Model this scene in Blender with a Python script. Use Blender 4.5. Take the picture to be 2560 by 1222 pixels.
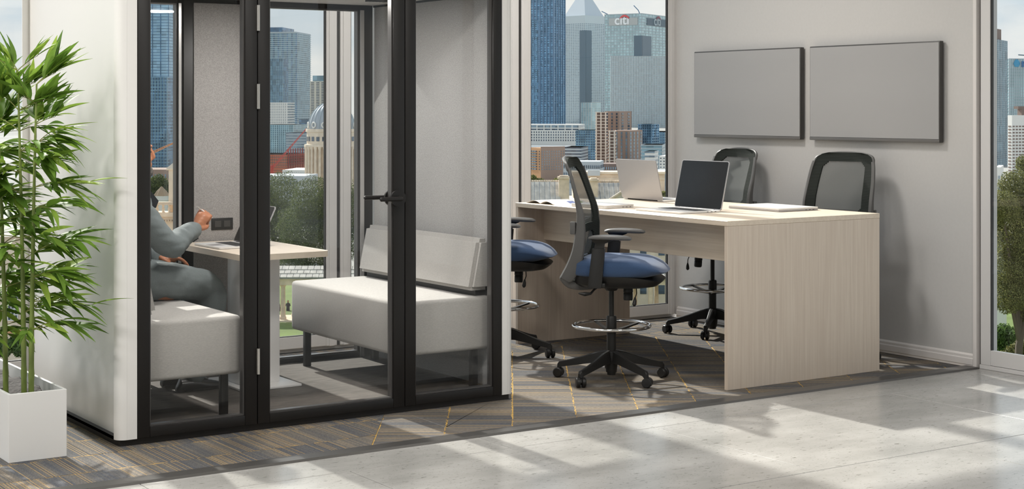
import bpy, bmesh, math, random
from math import sin, cos, pi, radians, sqrt, atan2
from mathutils import Vector, Matrix, noise as mnoise
random.seed(7)
SC = bpy.context.scene
COL = SC.collection
for o in list(bpy.data.objects): bpy.data.objects.remove(o)

# ------------------------------------------------------------------ camera
FPX, CX, HY, CAMH = 3950.0, 1280.0, 272.0, 1.53
TH = math.atan(2640/3950)
FW = Vector((sin(TH), cos(TH), 0)); RT = Vector((cos(TH), -sin(TH), 0))
cam_d = bpy.data.cameras.new('camera'); cam = bpy.data.objects.new('camera', cam_d); COL.objects.link(cam)
cam_d.sensor_width = 36; cam_d.lens = FPX/2560*36
cam_d.shift_y = -(611-HY)/2560
cam_d.clip_start = .1; cam_d.clip_end = 9000
cam.location = (0, 0, CAMH); cam.rotation_euler = (radians(90), 0, -TH)
SC.camera = cam

def S(r, g, b):
    f = lambda c: (c/255/12.92 if c/255 <= .04045 else ((c/255+.055)/1.055)**2.4)
    return (f(r), f(g), f(b), 1)

# ------------------------------------------------------------------ world, sun, exposure
W = bpy.data.worlds.new('sky'); SC.world = W; W.use_nodes = True
nt = W.node_tree; nt.nodes.clear()
def WN(t, **k):
    n = nt.nodes.new(t)
    for a, b in k.items(): setattr(n, a, b)
    return n
wo = WN('ShaderNodeOutputWorld'); bg = WN('ShaderNodeBackground'); tc = WN('ShaderNodeTexCoord')
sep = WN('ShaderNodeSeparateXYZ'); nt.links.new(tc.outputs['Generated'], sep.inputs[0])
rmp = WN('ShaderNodeValToRGB'); nt.links.new(sep.outputs['Z'], rmp.inputs[0])
rmp.color_ramp.elements[0].position = .0; rmp.color_ramp.elements[0].color = S(212, 215, 215)
rmp.color_ramp.elements[1].position = .5; rmp.color_ramp.elements[1].color = S(150, 182, 212)
e = rmp.color_ramp.elements.new(.12); e.color = S(190, 207, 220)
mp = WN('ShaderNodeMapping'); mp.inputs['Scale'].default_value = (2.2, 2.2, 7); mp.inputs['Location'].default_value = (.35, .1, .9)
nt.links.new(tc.outputs['Generated'], mp.inputs[0])
nz = WN('ShaderNodeTexNoise'); nz.inputs['Scale'].default_value = 2.2; nz.inputs['Detail'].default_value = 7; nz.inputs['Roughness'].default_value = .55
nt.links.new(mp.outputs[0], nz.inputs[0])
cr = WN('ShaderNodeValToRGB'); cr.color_ramp.elements[0].position = .42; cr.color_ramp.elements[1].position = .62
nt.links.new(nz.outputs[0], cr.inputs[0])
mx = WN('ShaderNodeMix', data_type='RGBA'); nt.links.new(cr.outputs[0], mx.inputs[0])
nt.links.new(rmp.outputs[0], mx.inputs[6]); mx.inputs[7].default_value = S(240, 236, 230)
nt.links.new(mx.outputs[2], bg.inputs[0]); bg.inputs[1].default_value = .88
nt.links.new(bg.outputs[0], wo.inputs[0])

sun_d = bpy.data.lights.new('sun', 'SUN'); sun = bpy.data.objects.new('sun', sun_d); COL.objects.link(sun)
sun_d.energy = 5.2; sun_d.angle = radians(1.3); sun_d.color = (1, .95, .88)
sun.rotation_euler = Vector((-.03, -1, -.73)).to_track_quat('-Z', 'Y').to_euler(); sun.location = (3, 30, 24)
SC.view_settings.view_transform = 'Standard'; SC.view_settings.look = 'None'
SC.view_settings.gamma = 1; SC.view_settings.use_curve_mapping = False
SC.view_settings.exposure = 0.38
SC.cycles.caustics_reflective = False; SC.cycles.caustics_refractive = False
SC.cycles.transparent_max_bounces = 24; SC.cycles.sample_clamp_indirect = 6
SC.cycles.max_bounces = 10; SC.cycles.diffuse_bounces = 5

def at(u, v, D):
    return Vector((0, 0, CAMH)) + FW*D + RT*((u-CX)/FPX*D) + Vector((0, 0, (HY-v)/FPX*D))
def zat(v, D): return CAMH + (HY-v)/FPX*D

# ------------------------------------------------------------------ materials
MATS = {}
def mat(name, col, rough=.5, metal=0, spec=.5, noise=None, bump=None, trans=0, coat=0, sheen=0):
    """noise=(scale(3), amount, detail) tints the base colour with object-space noise; bump=(scale, strength)."""
    if name in MATS: return MATS[name]
    m = bpy.data.materials.new(name); m.use_nodes = True; t = m.node_tree; p = t.nodes['Principled BSDF']
    p.inputs['Base Color'].default_value = col; p.inputs['Roughness'].default_value = rough
    p.inputs['Metallic'].default_value = metal; p.inputs['Specular IOR Level'].default_value = spec
    if coat: p.inputs['Coat Weight'].default_value = coat
    if sheen: p.inputs['Sheen Weight'].default_value = sheen
    if noise or bump:
        c = t.nodes.new('ShaderNodeTexCoord')
    if noise:
        sc, amt, det = noise
        mpn = t.nodes.new('ShaderNodeMapping'); mpn.inputs['Scale'].default_value = sc if isinstance(sc, tuple) else (sc,)*3
        t.links.new(c.outputs['Object'], mpn.inputs[0])
        n = t.nodes.new('ShaderNodeTexNoise'); n.inputs['Scale'].default_value = 1; n.inputs['Detail'].default_value = det
        t.links.new(mpn.outputs[0], n.inputs[0])
        r = t.nodes.new('ShaderNodeValToRGB')
        r.color_ramp.elements[0].position = .3; r.color_ramp.elements[1].position = .7
        r.color_ramp.elements[0].color = tuple(x*(1-amt) for x in col[:3])+(1,)
        r.color_ramp.elements[1].color = tuple(min(1, x*(1+amt)) for x in col[:3])+(1,)
        t.links.new(n.outputs[0], r.inputs[0]); t.links.new(r.outputs[0], p.inputs['Base Color'])
    if bump:
        n2 = t.nodes.new('ShaderNodeTexNoise'); n2.inputs['Scale'].default_value = bump[0]; n2.inputs['Detail'].default_value = 4
        t.links.new(c.outputs['Object'], n2.inputs[0])
        b = t.nodes.new('ShaderNodeBump'); b.inputs['Strength'].default_value = bump[1]; b.inputs['Distance'].default_value = min(.01, .6/bump[0])
        t.links.new(n2.outputs[0], b.inputs['Height']); t.links.new(b.outputs[0], p.inputs['Normal'])
    if trans:
        tr = t.nodes.new('ShaderNodeBsdfTransparent'); ms = t.nodes.new('ShaderNodeMixShader')
        ms.inputs[0].default_value = trans
        t.links.new(p.outputs[0], ms.inputs[1]); t.links.new(tr.outputs[0], ms.inputs[2])
        t.links.new(ms.outputs[0], t.nodes['Material Output'].inputs[0])
    MATS[name] = m; return m

def glass_mat(name, tint=(.97, .985, .98, 1), ior=1.5):
    m = bpy.data.materials.new(name); m.use_nodes = True; t = m.node_tree; t.nodes.clear()
    o = t.nodes.new('ShaderNodeOutputMaterial'); tr = t.nodes.new('ShaderNodeBsdfTransparent'); tr.inputs[0].default_value = tint
    g = t.nodes.new('ShaderNodeBsdfGlossy'); g.inputs['Roughness'].default_value = 0.0
    fr = t.nodes.new('ShaderNodeFresnel'); fr.inputs[0].default_value = ior
    geo = t.nodes.new('ShaderNodeNewGeometry')
    # backfacing faces of the thin pane use the same outside ior
    ms = t.nodes.new('ShaderNodeMixShader'); mul = t.nodes.new('ShaderNodeMath'); mul.operation = 'SUBTRACT'; mul.inputs[0].default_value = 1
    m2 = t.nodes.new('ShaderNodeMath'); m2.operation = 'MULTIPLY'
    t.links.new(geo.outputs['Backfacing'], mul.inputs[1]); t.links.new(mul.outputs[0], m2.inputs[0]); t.links.new(fr.outputs[0], m2.inputs[1])
    t.links.new(m2.outputs[0], ms.inputs[0]); t.links.new(tr.outputs[0], ms.inputs[1]); t.links.new(g.outputs[0], ms.inputs[2])
    t.links.new(ms.outputs[0], o.inputs[0]); MATS[name] = m; return m

def wood_mat(name, axis, c1, c2, rough=.45):
    m = bpy.data.materials.new(name); m.use_nodes = True; t = m.node_tree; p = t.nodes['Principled BSDF']
    c = t.nodes.new('ShaderNodeTexCoord'); mpn = t.nodes.new('ShaderNodeMapping')
    s = [60, 60, 60]; s['xyz'.index(axis)] = 1.3
    mpn.inputs['Scale'].default_value = s; t.links.new(c.outputs['Object'], mpn.inputs[0])
    n = t.nodes.new('ShaderNodeTexNoise'); n.inputs['Scale'].default_value = 1; n.inputs['Detail'].default_value = 5; n.inputs['Roughness'].default_value = .6; n.inputs['Distortion'].default_value = .35
    t.links.new(mpn.outputs[0], n.inputs[0])
    mp2 = t.nodes.new('ShaderNodeMapping'); s2 = [220, 220, 220]; s2['xyz'.index(axis)] = 4
    mp2.inputs['Scale'].default_value = s2; t.links.new(c.outputs['Object'], mp2.inputs[0])
    n2 = t.nodes.new('ShaderNodeTexNoise'); n2.inputs['Scale'].default_value = 1; n2.inputs['Detail'].default_value = 2
    t.links.new(mp2.outputs[0], n2.inputs[0])
    ad = t.nodes.new('ShaderNodeMix'); ad.data_type = 'FLOAT'; ad.inputs[0].default_value = .35
    t.links.new(n.outputs[0], ad.inputs[2]); t.links.new(n2.outputs[0], ad.inputs[3])
    r = t.nodes.new('ShaderNodeValToRGB'); r.color_ramp.elements[0].position = .32; r.color_ramp.elements[1].position = .66
    r.color_ramp.elements[0].color = c1; r.color_ramp.elements[1].color = c2
    t.links.new(ad.outputs[0], r.inputs[0]); t.links.new(r.outputs[0], p.inputs['Base Color'])
    p.inputs['Roughness'].default_value = rough
    b = t.nodes.new('ShaderNodeBump'); b.inputs['Strength'].default_value = .12; b.inputs['Distance'].default_value = .004
    t.links.new(n2.outputs[0], b.inputs['Height']); t.links.new(b.outputs[0], p.inputs['Normal'])
    MATS[name] = m; return m

M_white = mat('white_shell', S(226, 224, 221), .38)
M_planter = mat('planter_white', S(222, 221, 219), .4)
M_black = mat('black_frame', S(31, 29, 28), .42, spec=.3)
M_blackp = mat('black_plastic', S(34, 33, 32), .42, spec=.4)
M_dark = mat('dark_plinth', S(36, 31, 28), .55)
M_greyp = mat('grey_plastic', S(92, 91, 90), .42, spec=.35)
M_chrome = mat('chrome', S(235, 235, 235), .08, 1)
M_steel = mat('brushed_steel', S(200, 196, 190), .28, 1)
M_alu = mat('silver_aluminium', S(172, 170, 171), .34, .35)
M_alu_w = mat('light_aluminium', S(226, 225, 223), .36, .15)
M_felt = mat('grey_felt', S(166, 165, 164), .95, noise=((230, 230, 230), .22, 3), bump=(420, .3))
M_feltd = mat('grey_felt_deep', S(152, 149, 147), .95, noise=((230, 230, 230), .22, 3), bump=(420, .3))
M_bench = mat('bench_fabric', S(178, 175, 171), .9, noise=((90, 90, 520), .1, 3), bump=(700, .25), sheen=.15)
M_wall = mat('grey_wall', S(190, 188, 186), .75, noise=((60, 60, 60), .015, 3))
M_trim = mat('white_trim', S(214, 209, 206), .42)
M_winframe = mat('window_frame', S(204, 202, 201), .38)
M_gasket = mat('gasket', S(40, 38, 37), .6)
M_ceil = mat('ceiling_white', S(225, 223, 220), .85)
M_podceil = mat('pod_ceiling', S(196, 193, 190), .85, noise=((120,)*3, .06, 3))
M_glass = glass_mat('window_glass', (.97, .985, .985, 1), 1.45)
M_podglass = glass_mat('pod_glass', (.982, .982, .98, 1), 1.5)
M_blue = mat('blue_fabric', S(48, 72, 106), .88, noise=((420,)*3, .16, 2), bump=(650, .25), sheen=.2)
M_mesh_b = mat('mesh_border', S(50, 53, 51), .8)
M_mesh_c = mat('mesh_fabric', S(96, 99, 97), .8, trans=.5)
M_screen = mat('tv_screen', S(158, 157, 157), .38, spec=.3)
M_tvframe = mat('tv_frame', S(64, 62, 60), .4)
M_tvchin = mat('tv_chin', S(98, 96, 94), .4)
M_lscreen = mat('laptop_screen', S(26, 26, 26), .16, spec=.35)
M_key = mat('laptop_keys', S(58, 58, 58), .5)
M_paper = mat('paper', S(236, 234, 230), .7)
M_woodz = wood_mat('ash_wood_vertical', 'z', S(196, 179, 163), S(214, 200, 184))
M_woody = wood_mat('ash_wood_long', 'y', S(205, 189, 170), S(222, 208, 190))
M_woodtable = mat('table_laminate', S(222, 208, 190), .4, noise=((40, 6, 40), .05, 4))
M_tablewhite = mat('table_white', S(232, 231, 230), .35)
M_strip = mat('carpet_edge_metal', S(88, 86, 84), .32, .4)
M_soil = mat('dark_bark', S(62, 57, 56), .9, noise=((40,)*3, .4, 4), bump=(60, .8))
M_podcarpet = mat('pod_carpet', S(92, 87, 82), .95, noise=((12, 190, 60), .4, 4), bump=(300, .5))

# ------------------------------------------------------------------ geometry helper
def _bevbox(dx, dy, dz, b, seg):
    bm = bmesh.new(); bmesh.ops.create_cube(bm, size=1)
    for v in bm.verts: v.co.x *= dx; v.co.y *= dy; v.co.z *= dz
    if b > 0:
        bmesh.ops.bevel(bm, geom=list(bm.edges), offset=min(b, .49*min(dx, dy, dz)), segments=seg, affect='EDGES', profile=.5)
    bm.verts.index_update()
    v = [p.co.copy() for p in bm.verts]; f = [[q.index for q in fc.verts] for fc in bm.faces]
    bm.free(); return v, f

class G:
    def __init__(s): s.v = []; s.f = []; s.m = []
    def add(s, vs, fs, mi=0, M=None):
        k = len(s.v)
        s.v += [(M @ Vector(p)) if M is not None else Vector(p) for p in vs]
        s.f += [[i+k for i in f] for f in fs]; s.m += [mi]*len(fs); return s
    def box(s, x0, x1, y0, y1, z0, z1, b=0, mi=0, M=None, seg=2):
        if b <= 0:
            vs = [(x, y, z) for z in (z0, z1) for y in (y0, y1) for x in (x0, x1)]
            fs = [[0, 2, 3, 1], [4, 5, 7, 6], [0, 1, 5, 4], [1, 3, 7, 5], [3, 2, 6, 7], [2, 0, 4, 6]]
            return s.add(vs, fs, mi, M)
        v, f = _bevbox(x1-x0, y1-y0, z1-z0, b, seg)
        c = Vector(((x0+x1)/2, (y0+y1)/2, (z0+z1)/2))
        return s.add([p+c for p in v], f, mi, M)
    def ring(s, rings, cap=True, mi=0, closed=False, M=None):
        n = len(rings[0]); vs = [p for r in rings for p in r]; fs = []
        R = len(rings)
        for i in range(R if closed else R-1):
            a, b = i*n, ((i+1) % R)*n
            for j in range(n):
                k = (j+1) % n
                fs.append([a+j, a+k, b+k, b+j])
        if cap and not closed:
            fs.append(list(range(n))[::-1]); fs.append([(R-1)*n+j for j in range(n)])
        return s.add(vs, fs, mi, M)
    def tube(s, pts, r, n=8, closed=False, mi=0, M=None, sx=1.0):
        pts = [Vector(p) for p in pts]; L = len(pts)
        rr = r if isinstance(r, (list, tuple)) else [r]*L
        up = None; rings = []
        for i, p in enumerate(pts):
            if closed: d = pts[(i+1) % L]-pts[i-1]
            else: d = pts[min(i+1, L-1)]-pts[max(i-1, 0)]
            d.normalize()
            if up is None:
                up = Vector((0, 0, 1)) if abs(d.z) < .9 else Vector((1, 0, 0))
            up = (up-d*up.dot(d)).normalized(); sd = d.cross(up)
            rings.append([p+up*(sin(2*pi*j/n)*rr[i])+sd*(cos(2*pi*j/n)*rr[i]*sx) for j in range(n)])
        return s.ring(rings, True, mi, closed, M)
    def cyl(s, p0, p1, r0, r1=None, n=20, mi=0, M=None):
        return s.tube([p0, p1], [r0, r0 if r1 is None else r1], n, mi=mi, M=M)
    def lathe(s, prof, n=24, c=(0, 0, 0), mi=0, M=None):
        c = Vector(c)
        rings = [[c+Vector((max(r, 1e-4)*cos(2*pi*j/n), max(r, 1e-4)*sin(2*pi*j/n), z)) for j in range(n)] for r, z in prof]
        return s.ring(rings, True, mi, M=M)
    def prism(s, poly, w0, w1, axis='y', mi=0, M=None):
        """poly of 2d points: axis y -> (x,z); x -> (y,z); z -> (x,y)"""
        def P(a, b, w): return {'y': (a, w, b), 'x': (w, a, b), 'z': (a, b, w)}[axis]
        n = len(poly)
        vs = [P(a, b, w0) for a, b in poly]+[P(a, b, w1) for a, b in poly]
        fs = [list(range(n)), [n+j for j in range(n)][::-1]]+[[j, n+j, n+(j+1) % n, (j+1) % n] for j in range(n)]
        return s.add(vs, fs, mi, M)
    def ell(s, c, r, nu=12, nv=8, mi=0, M=None):
        c = Vector(c); rings = []
        for i in range(1, nv):
            a = pi*i/nv
            rings.append([c+Vector((r[0]*sin(a)*cos(2*pi*j/nu), r[1]*sin(a)*sin(2*pi*j/nu), -r[2]*cos(a))) for j in range(nu)])
        return s.ring(rings, True, mi, M=M)
    def build(s, name, mats, parent=None, smooth=True, ang=35, origin=None, stuff=False):
        me = bpy.data.meshes.new(name)
        me.from_pydata([tuple(p) for p in s.v], [], s.f)
        mats = mats if isinstance(mats, (list, tuple)) else [mats]
        for m in mats: me.materials.append(m)
        if len(mats) > 1: me.polygons.foreach_set('material_index', s.m)
        bm = bmesh.new(); bm.from_mesh(me); bmesh.ops.recalc_face_normals(bm, faces=bm.faces); bm.to_mesh(me); bm.free()
        if smooth:
            me.polygons.foreach_set('use_smooth', [True]*len(me.polygons)); me.set_sharp_from_angle(angle=radians(ang))
        o = bpy.data.objects.new(name, me); COL.objects.link(o)
        if parent is not None: o.parent = parent
        if stuff: o['kind'] = 'stuff'
        return o

def thing(name, label, cat, loc=(0, 0, 0), rz=0, group=None):
    o = bpy.data.objects.new(name, None); COL.objects.link(o); o.empty_display_size = .1
    o.location = loc; o.rotation_euler = (0, 0, rz); o['label'] = label; o['category'] = cat
    if group: o['group'] = group
    return o
def tag(o, label, cat, group=None):
    o['label'] = label; o['category'] = cat
    if group: o['group'] = group
    return o
def struct(o, label=None, cat=None):
    o['kind'] = 'structure'
    if label: o['label'] = label
    if cat: o['category'] = cat
    return o
def sempty(name, label=None, cat=None):
    o = bpy.data.objects.new(name, None); COL.objects.link(o); return struct(o, label, cat)
def kids(o): return [c for c in bpy.data.objects if c.parent == o]
def dup(root, loc, rz, label):
    r = root.copy(); COL.objects.link(r); r.location = loc; r.rotation_euler = (0, 0, rz); r['label'] = label
    for ch in KID[root.name]:
        c = ch.copy(); COL.objects.link(c); c.parent = r
        for g in KID.get(ch.name, []):
            d = g.copy(); COL.objects.link(d); d.parent = c
    return r
KID = {}
def index_kids():
    KID.clear()
    for o in bpy.data.objects:
        if o.parent: KID.setdefault(o.parent.name, []).append(o)
# ================================================================== ROOM
XW, YB = 7.47, 9.0          # grey side wall plane, window wall plane
CEIL = 3.45
def clip_poly(poly, f):
    """keep the part of a 2d polygon where f(p) >= 0"""
    out = []
    for i in range(len(poly)):
        a, b = poly[i], poly[(i+1) % len(poly)]; fa, fb = f(a), f(b)
        if fa >= 0: out.append(a)
        if (fa >= 0) != (fb >= 0):
            t = fa/(fa-fb); out.append((a[0]+(b[0]-a[0])*t, a[1]+(b[1]-a[1])*t))
    return out

# --- concrete floor: big slabs with fine joints
def concrete_mat():
    m = bpy.data.materials.new('polished_concrete'); m.use_nodes = True; t = m.node_tree; p = t.nodes['Principled BSDF']
    N = t.nodes.new; L = t.links.new
    c = N('ShaderNodeTexCoord')
    n1 = N('ShaderNodeTexNoise'); n1.inputs['Scale'].default_value = 1.6; n1.inputs['Detail'].default_value = 8; n1.inputs['Roughness'].default_value = .62
    mp1 = N('ShaderNodeMapping'); mp1.inputs['Scale'].default_value = (.7, 1.5, 1); L(c.outputs['Object'], mp1.inputs[0]); L(mp1.outputs[0], n1.inputs[0])
    r1 = N('ShaderNodeValToRGB'); r1.color_ramp.elements[0].position = .3; r1.color_ramp.elements[1].position = .72
    r1.color_ramp.elements[0].color = S(144, 143, 139); r1.color_ramp.elements[1].color = S(184, 182, 178)
    L(n1.outputs[0], r1.inputs[0])
    # streaks along the grain of the travertine-like surface and dark pits
    mp2 = N('ShaderNodeMapping'); mp2.inputs['Scale'].default_value = (22, 60, 1); L(c.outputs['Object'], mp2.inputs[0])
    n2 = N('ShaderNodeTexNoise'); n2.inputs['Scale'].default_value = 1.0; n2.inputs['Detail'].default_value = 3; L(mp2.outputs[0], n2.inputs[0])
    r2 = N('ShaderNodeValToRGB'); r2.color_ramp.elements[0].position = .29; r2.color_ramp.elements[1].position = .37
    r2.color_ramp.elements[0].color = (.38, .37, .35, 1); r2.color_ramp.elements[1].color = (1, 1, 1, 1)
    L(n2.outputs[0], r2.inputs[0])
    mp3 = N('ShaderNodeMapping'); mp3.inputs['Scale'].default_value = (45, 80, 1); L(c.outputs['Object'], mp3.inputs[0])
    v3 = N('ShaderNodeTexVoronoi'); v3.inputs['Scale'].default_value = 1.0; L(mp3.outputs[0], v3.inputs[0])
    r3 = N('ShaderNodeValToRGB'); r3.color_ramp.elements[0].position = .09; r3.color_ramp.elements[1].position = .17
    r3.color_ramp.elements[0].color = (.42, .41, .39, 1); r3.color_ramp.elements[1].color = (1, 1, 1, 1); L(v3.outputs['Distance'], r3.inputs[0])
    mu = N('ShaderNodeMix'); mu.data_type = 'RGBA'; mu.blend_type = 'MULTIPLY'; mu.inputs[0].default_value = .8
    L(r1.outputs[0], mu.inputs[6]); L(r2.outputs[0], mu.inputs[7])
    mu2 = N('ShaderNodeMix'); mu2.data_type = 'RGBA'; mu2.blend_type = 'MULTIPLY'; mu2.inputs[0].default_value = .8
    L(mu.outputs[2], mu2.inputs[6]); L(r3.outputs[0], mu2.inputs[7]); L(mu2.outputs[2], p.inputs['Base Color'])
    rr = N('ShaderNodeMapRange'); rr.inputs['To Min'].default_value = .10; rr.inputs['To Max'].default_value = .30; L(n1.outputs[0], rr.inputs[0]); L(rr.outputs[0], p.inputs['Roughness'])
    b = N('ShaderNodeBump'); b.inputs['Strength'].default_value = .1; b.inputs['Distance'].default_value = .004; L(n2.outputs[0], b.inputs['Height']); L(b.outputs[0], p.inputs['Normal'])
    p.inputs['Specular IOR Level'].default_value = .6
    return m
M_conc = concrete_mat(); M_grout = mat('floor_joint', S(120, 117, 112), .8)
fl = struct(G().box(-3, XW+.2, -3, YB+.15, -.3, -.006).build('floor', M_grout, smooth=False))
g = 0.0022
ys = [6.215, 5.93, 4.84, 3.75, 2.66, 1.57, .48, -.61, -1.7, -3]
for i in range(len(ys)-1):
    off = (i % 2)*.82
    xs = sorted(set([-3]+[x for x in [-2.6+off+1.64*k for k in range(8)] if x < XW-.1]+[XW]))
    for a, b in zip(xs, xs[1:]):
        G().box(a+g, b-g, ys[i+1]+g, ys[i]-g, -.006, 0, .0012, seg=1).build('floor_slab', M_conc, fl, smooth=False)

# --- carpet of planks over a gold thread backing
def carpet_mat():
    m = bpy.data.materials.new('carpet_plank'); m.use_nodes = True; t = m.node_tree; p = t.nodes['Principled BSDF']
    N = t.nodes.new; L = t.links.new
    uv = N('ShaderNodeUVMap'); sp = N('ShaderNodeSeparateXYZ'); L(uv.outputs[0], sp.inputs[0])
    def math_(op, a, b=None, c=None):
        n = N('ShaderNodeMath'); n.operation = op
        for i, x in enumerate((a, b, c)):
            if x is None: continue
            if isinstance(x, (int, float)): n.inputs[i].default_value = x
            else: L(x, n.inputs[i])
        return n.outputs[0]
    U = sp.outputs['X']; V = sp.outputs['Y']
    def wn(val):
        n = N('ShaderNodeTexWhiteNoise'); n.noise_dimensions = '1D'; L(val, n.inputs['W']); return n.outputs['Value']
    # broad tonal patches, finer ribs, thin gold yarns (all run the width of a plank)
    c1 = wn(math_('FLOOR', math_('MULTIPLY', U, 1/.085)))
    c2 = wn(math_('FLOOR', math_('MULTIPLY', U, 1/.011)))
    cell = math_('MULTIPLY', U, 1/.0135); c3 = wn(math_('ADD', math_('FLOOR', cell), 913.0)); fr3 = math_('FRACT', cell)
    gold = math_('MULTIPLY', math_('GREATER_THAN', c3, .70), math_('LESS_THAN', fr3, .18))
    jit = math_('MULTIPLY', wn(math_('FLOOR', math_('MULTIPLY', U, 1/.027))), .007)
    edge = math_('ABSOLUTE', math_('SUBTRACT', math_('FRACT', math_('DIVIDE', math_('ADD', math_('ADD', V, jit), 320.0-.0035), .32)), .5))
    dash = math_('GREATER_THAN', wn(math_('ADD', math_('FLOOR', math_('MULTIPLY', U, 1/.027)), 77.0)), .22)
    gold = math_('MAXIMUM', gold, math_('MULTIPLY', math_('GREATER_THAN', edge, .5-.0028/.32), dash))
    rib = math_('LESS_THAN', math_('FRACT', math_('MULTIPLY', U, 1/.0055)), .3)
    cmb = N('ShaderNodeCombineXYZ'); L(math_('MULTIPLY', U, 260.0), cmb.inputs[0]); L(math_('MULTIPLY', V, 60.0), cmb.inputs[1])
    nz = N('ShaderNodeTexNoise'); nz.inputs['Scale'].default_value = 1; nz.inputs['Detail'].default_value = 2; L(cmb.outputs[0], nz.inputs[0])
    cmb2 = N('ShaderNodeCombineXYZ'); L(math_('MULTIPLY', U, 9.0), cmb2.inputs[0]); L(math_('MULTIPLY', V, 5.0), cmb2.inputs[1])
    nz2 = N('ShaderNodeTexNoise'); nz2.inputs['Scale'].default_value = 1; L(cmb2.outputs[0], nz2.inputs[0])
    tone = math_('ADD', math_('ADD', math_('MULTIPLY', c1, .45), math_('MULTIPLY', c2, .3)), math_('MULTIPLY', nz2.outputs[0], .3))
    r = N('ShaderNodeValToRGB'); r.color_ramp.elements[0].position = .25; r.color_ramp.elements[1].position = .85
    r.color_ramp.elements[0].color = S(84, 86, 91); r.color_ramp.elements[1].color = S(128, 118, 105)
    e = r.color_ramp.elements.new(.55); e.color = S(102, 99, 96); L(tone, r.inputs[0])
    dk = N('ShaderNodeMix'); dk.data_type = 'RGBA'; dk.blend_type = 'MULTIPLY'; L(math_('MULTIPLY', rib, .3), dk.inputs[0]); L(r.outputs[0], dk.inputs[6]); dk.inputs[7].default_value = (.4, .4, .42, 1)
    fz = N('ShaderNodeMix'); fz.data_type = 'RGBA'; fz.blend_type = 'OVERLAY'; fz.inputs[0].default_value = .7; L(dk.outputs[2], fz.inputs[6]); L(nz.outputs[0], fz.inputs[7])
    gm = N('ShaderNodeMix'); gm.data_type = 'RGBA'; L(math_('MULTIPLY', gold, .8), gm.inputs[0]); L(fz.outputs[2], gm.inputs[6]); gm.inputs[7].default_value = S(190, 156, 92)
    L(gm.outputs[2], p.inputs['Base Color']); p.inputs['Roughness'].default_value = .95; p.inputs['Specular IOR Level'].default_value = .15
    b = N('ShaderNodeBump'); b.inputs['Strength'].default_value = .5; b.inputs['Distance'].default_value = .003; L(nz.outputs[0], b.inputs['Height']); L(b.outputs[0], p.inputs['Normal'])
    return m
M_carpet = carpet_mat(); M_gold = mat('gold_yarn', S(196, 160, 88), .9, noise=((60, 60, 1), .45, 2))
ca = G().box(.2, XW-.02, 6.31, YB-.02, -.006, -.0015).build('carpet', M_gold, smooth=False)
tag(ca, 'grey and taupe striped carpet of planks with gold yarn lines', 'carpet')
def plank(poly, org, ex, ey, seed):
    poly = [p for i, p in enumerate(poly) if (Vector(p)-Vector(poly[i-1])).length > 1e-4]
    if len(poly) < 3: return
    area = abs(sum(poly[i-1][0]*p[1]-p[0]*poly[i-1][1] for i, p in enumerate(poly)))/2
    if area < .002: return
    o = G().prism(poly, -.0015, .0012, 'z').build('carpet_plank', M_carpet, ca, smooth=False)
    uvl = o.data.uv_layers.new(name='UVMap')
    for lp in o.data.loops:
        c = o.data.vertices[lp.vertex_index].co; d = Vector((c.x, c.y))-org
        uvl.data[lp.index].uv = (d.dot(ex)+seed*3.7, d.dot(ey)+seed*1.28)
def lay(ex, ey, inside, rng, pitch=.32, length=1.0):
    gp = .0007; k = 0
    for r in range(-rng, rng):
        for q in range(-rng, rng):
            k += 1
            a = q*length+(r % 2)*.43*length; b = r*pitch
            # slightly stepped ends and edges like tufted planks
            P = [(a+gp, b+gp)]
            st = 8
            for i in range(st):
                x0 = a+gp+(length-2*gp)*i/st; x1 = a+gp+(length-2*gp)*(i+1)/st; d = random.choice((0, 0, .003, .005))
                P += [(x0, b+gp+d), (x1, b+gp+d)]
            P += [(a+length-gp, b+pitch-gp), (a+gp, b+pitch-gp)]
            W2 = [tuple(ex*x+ey*y+ORG) for x, y in P]
            for f in inside: 
                W2 = clip_poly(W2, f)
                if len(W2) < 3: break
            if len(W2) >= 3: plank(W2, ORG, ex, ey, (k*37) % 101)
ORG = Vector((1.9, 6.515))
room = [lambda p: p[0]-.25, lambda p: XW-.03-p[0], lambda p: p[1]-6.312, lambda p: YB-.03-p[1]]
# area A (left of the slanting seam) has planks along x, area B is laid turned by 57 degrees
seam = lambda p: (p[0]-3.45)*.831-(p[1]-6.312)*.556
lay(Vector((1, 0)), Vector((0, 1)), room+[lambda p: -seam(p)-.001], 9)
back = lambda p: 8.45-p[1]+(p[0]-6.9)*.0
ORG = Vector((3.45, 6.312))
lay(Vector((.5557, .8314)), Vector((.8314, -.5557)), room+[lambda p: seam(p)-.001, lambda p: min(8.3-p[1], 99)], 18)
ORG = Vector((1.9, 6.515))
lay(Vector((1, 0)), Vector((0, 1)), room+[lambda p: seam(p)-.001, lambda p: p[1]-8.301], 9)
st = G().prism([(6.2, 0), (6.213, .009), (6.3, .009), (6.315, .001)], .2, XW-.018, 'x')
tag(st.build('edging_strip', M_strip, smooth=False), 'dark grey metal strip between carpet and concrete floor', 'strip')

# --- walls / ceiling
wr = struct(G().box(XW, XW+.2, 6.25, YB, 0, CEIL).build('wall_right', M_wall, smooth=False))
mat('plain_wall', S(214, 212, 208), .8)
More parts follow.
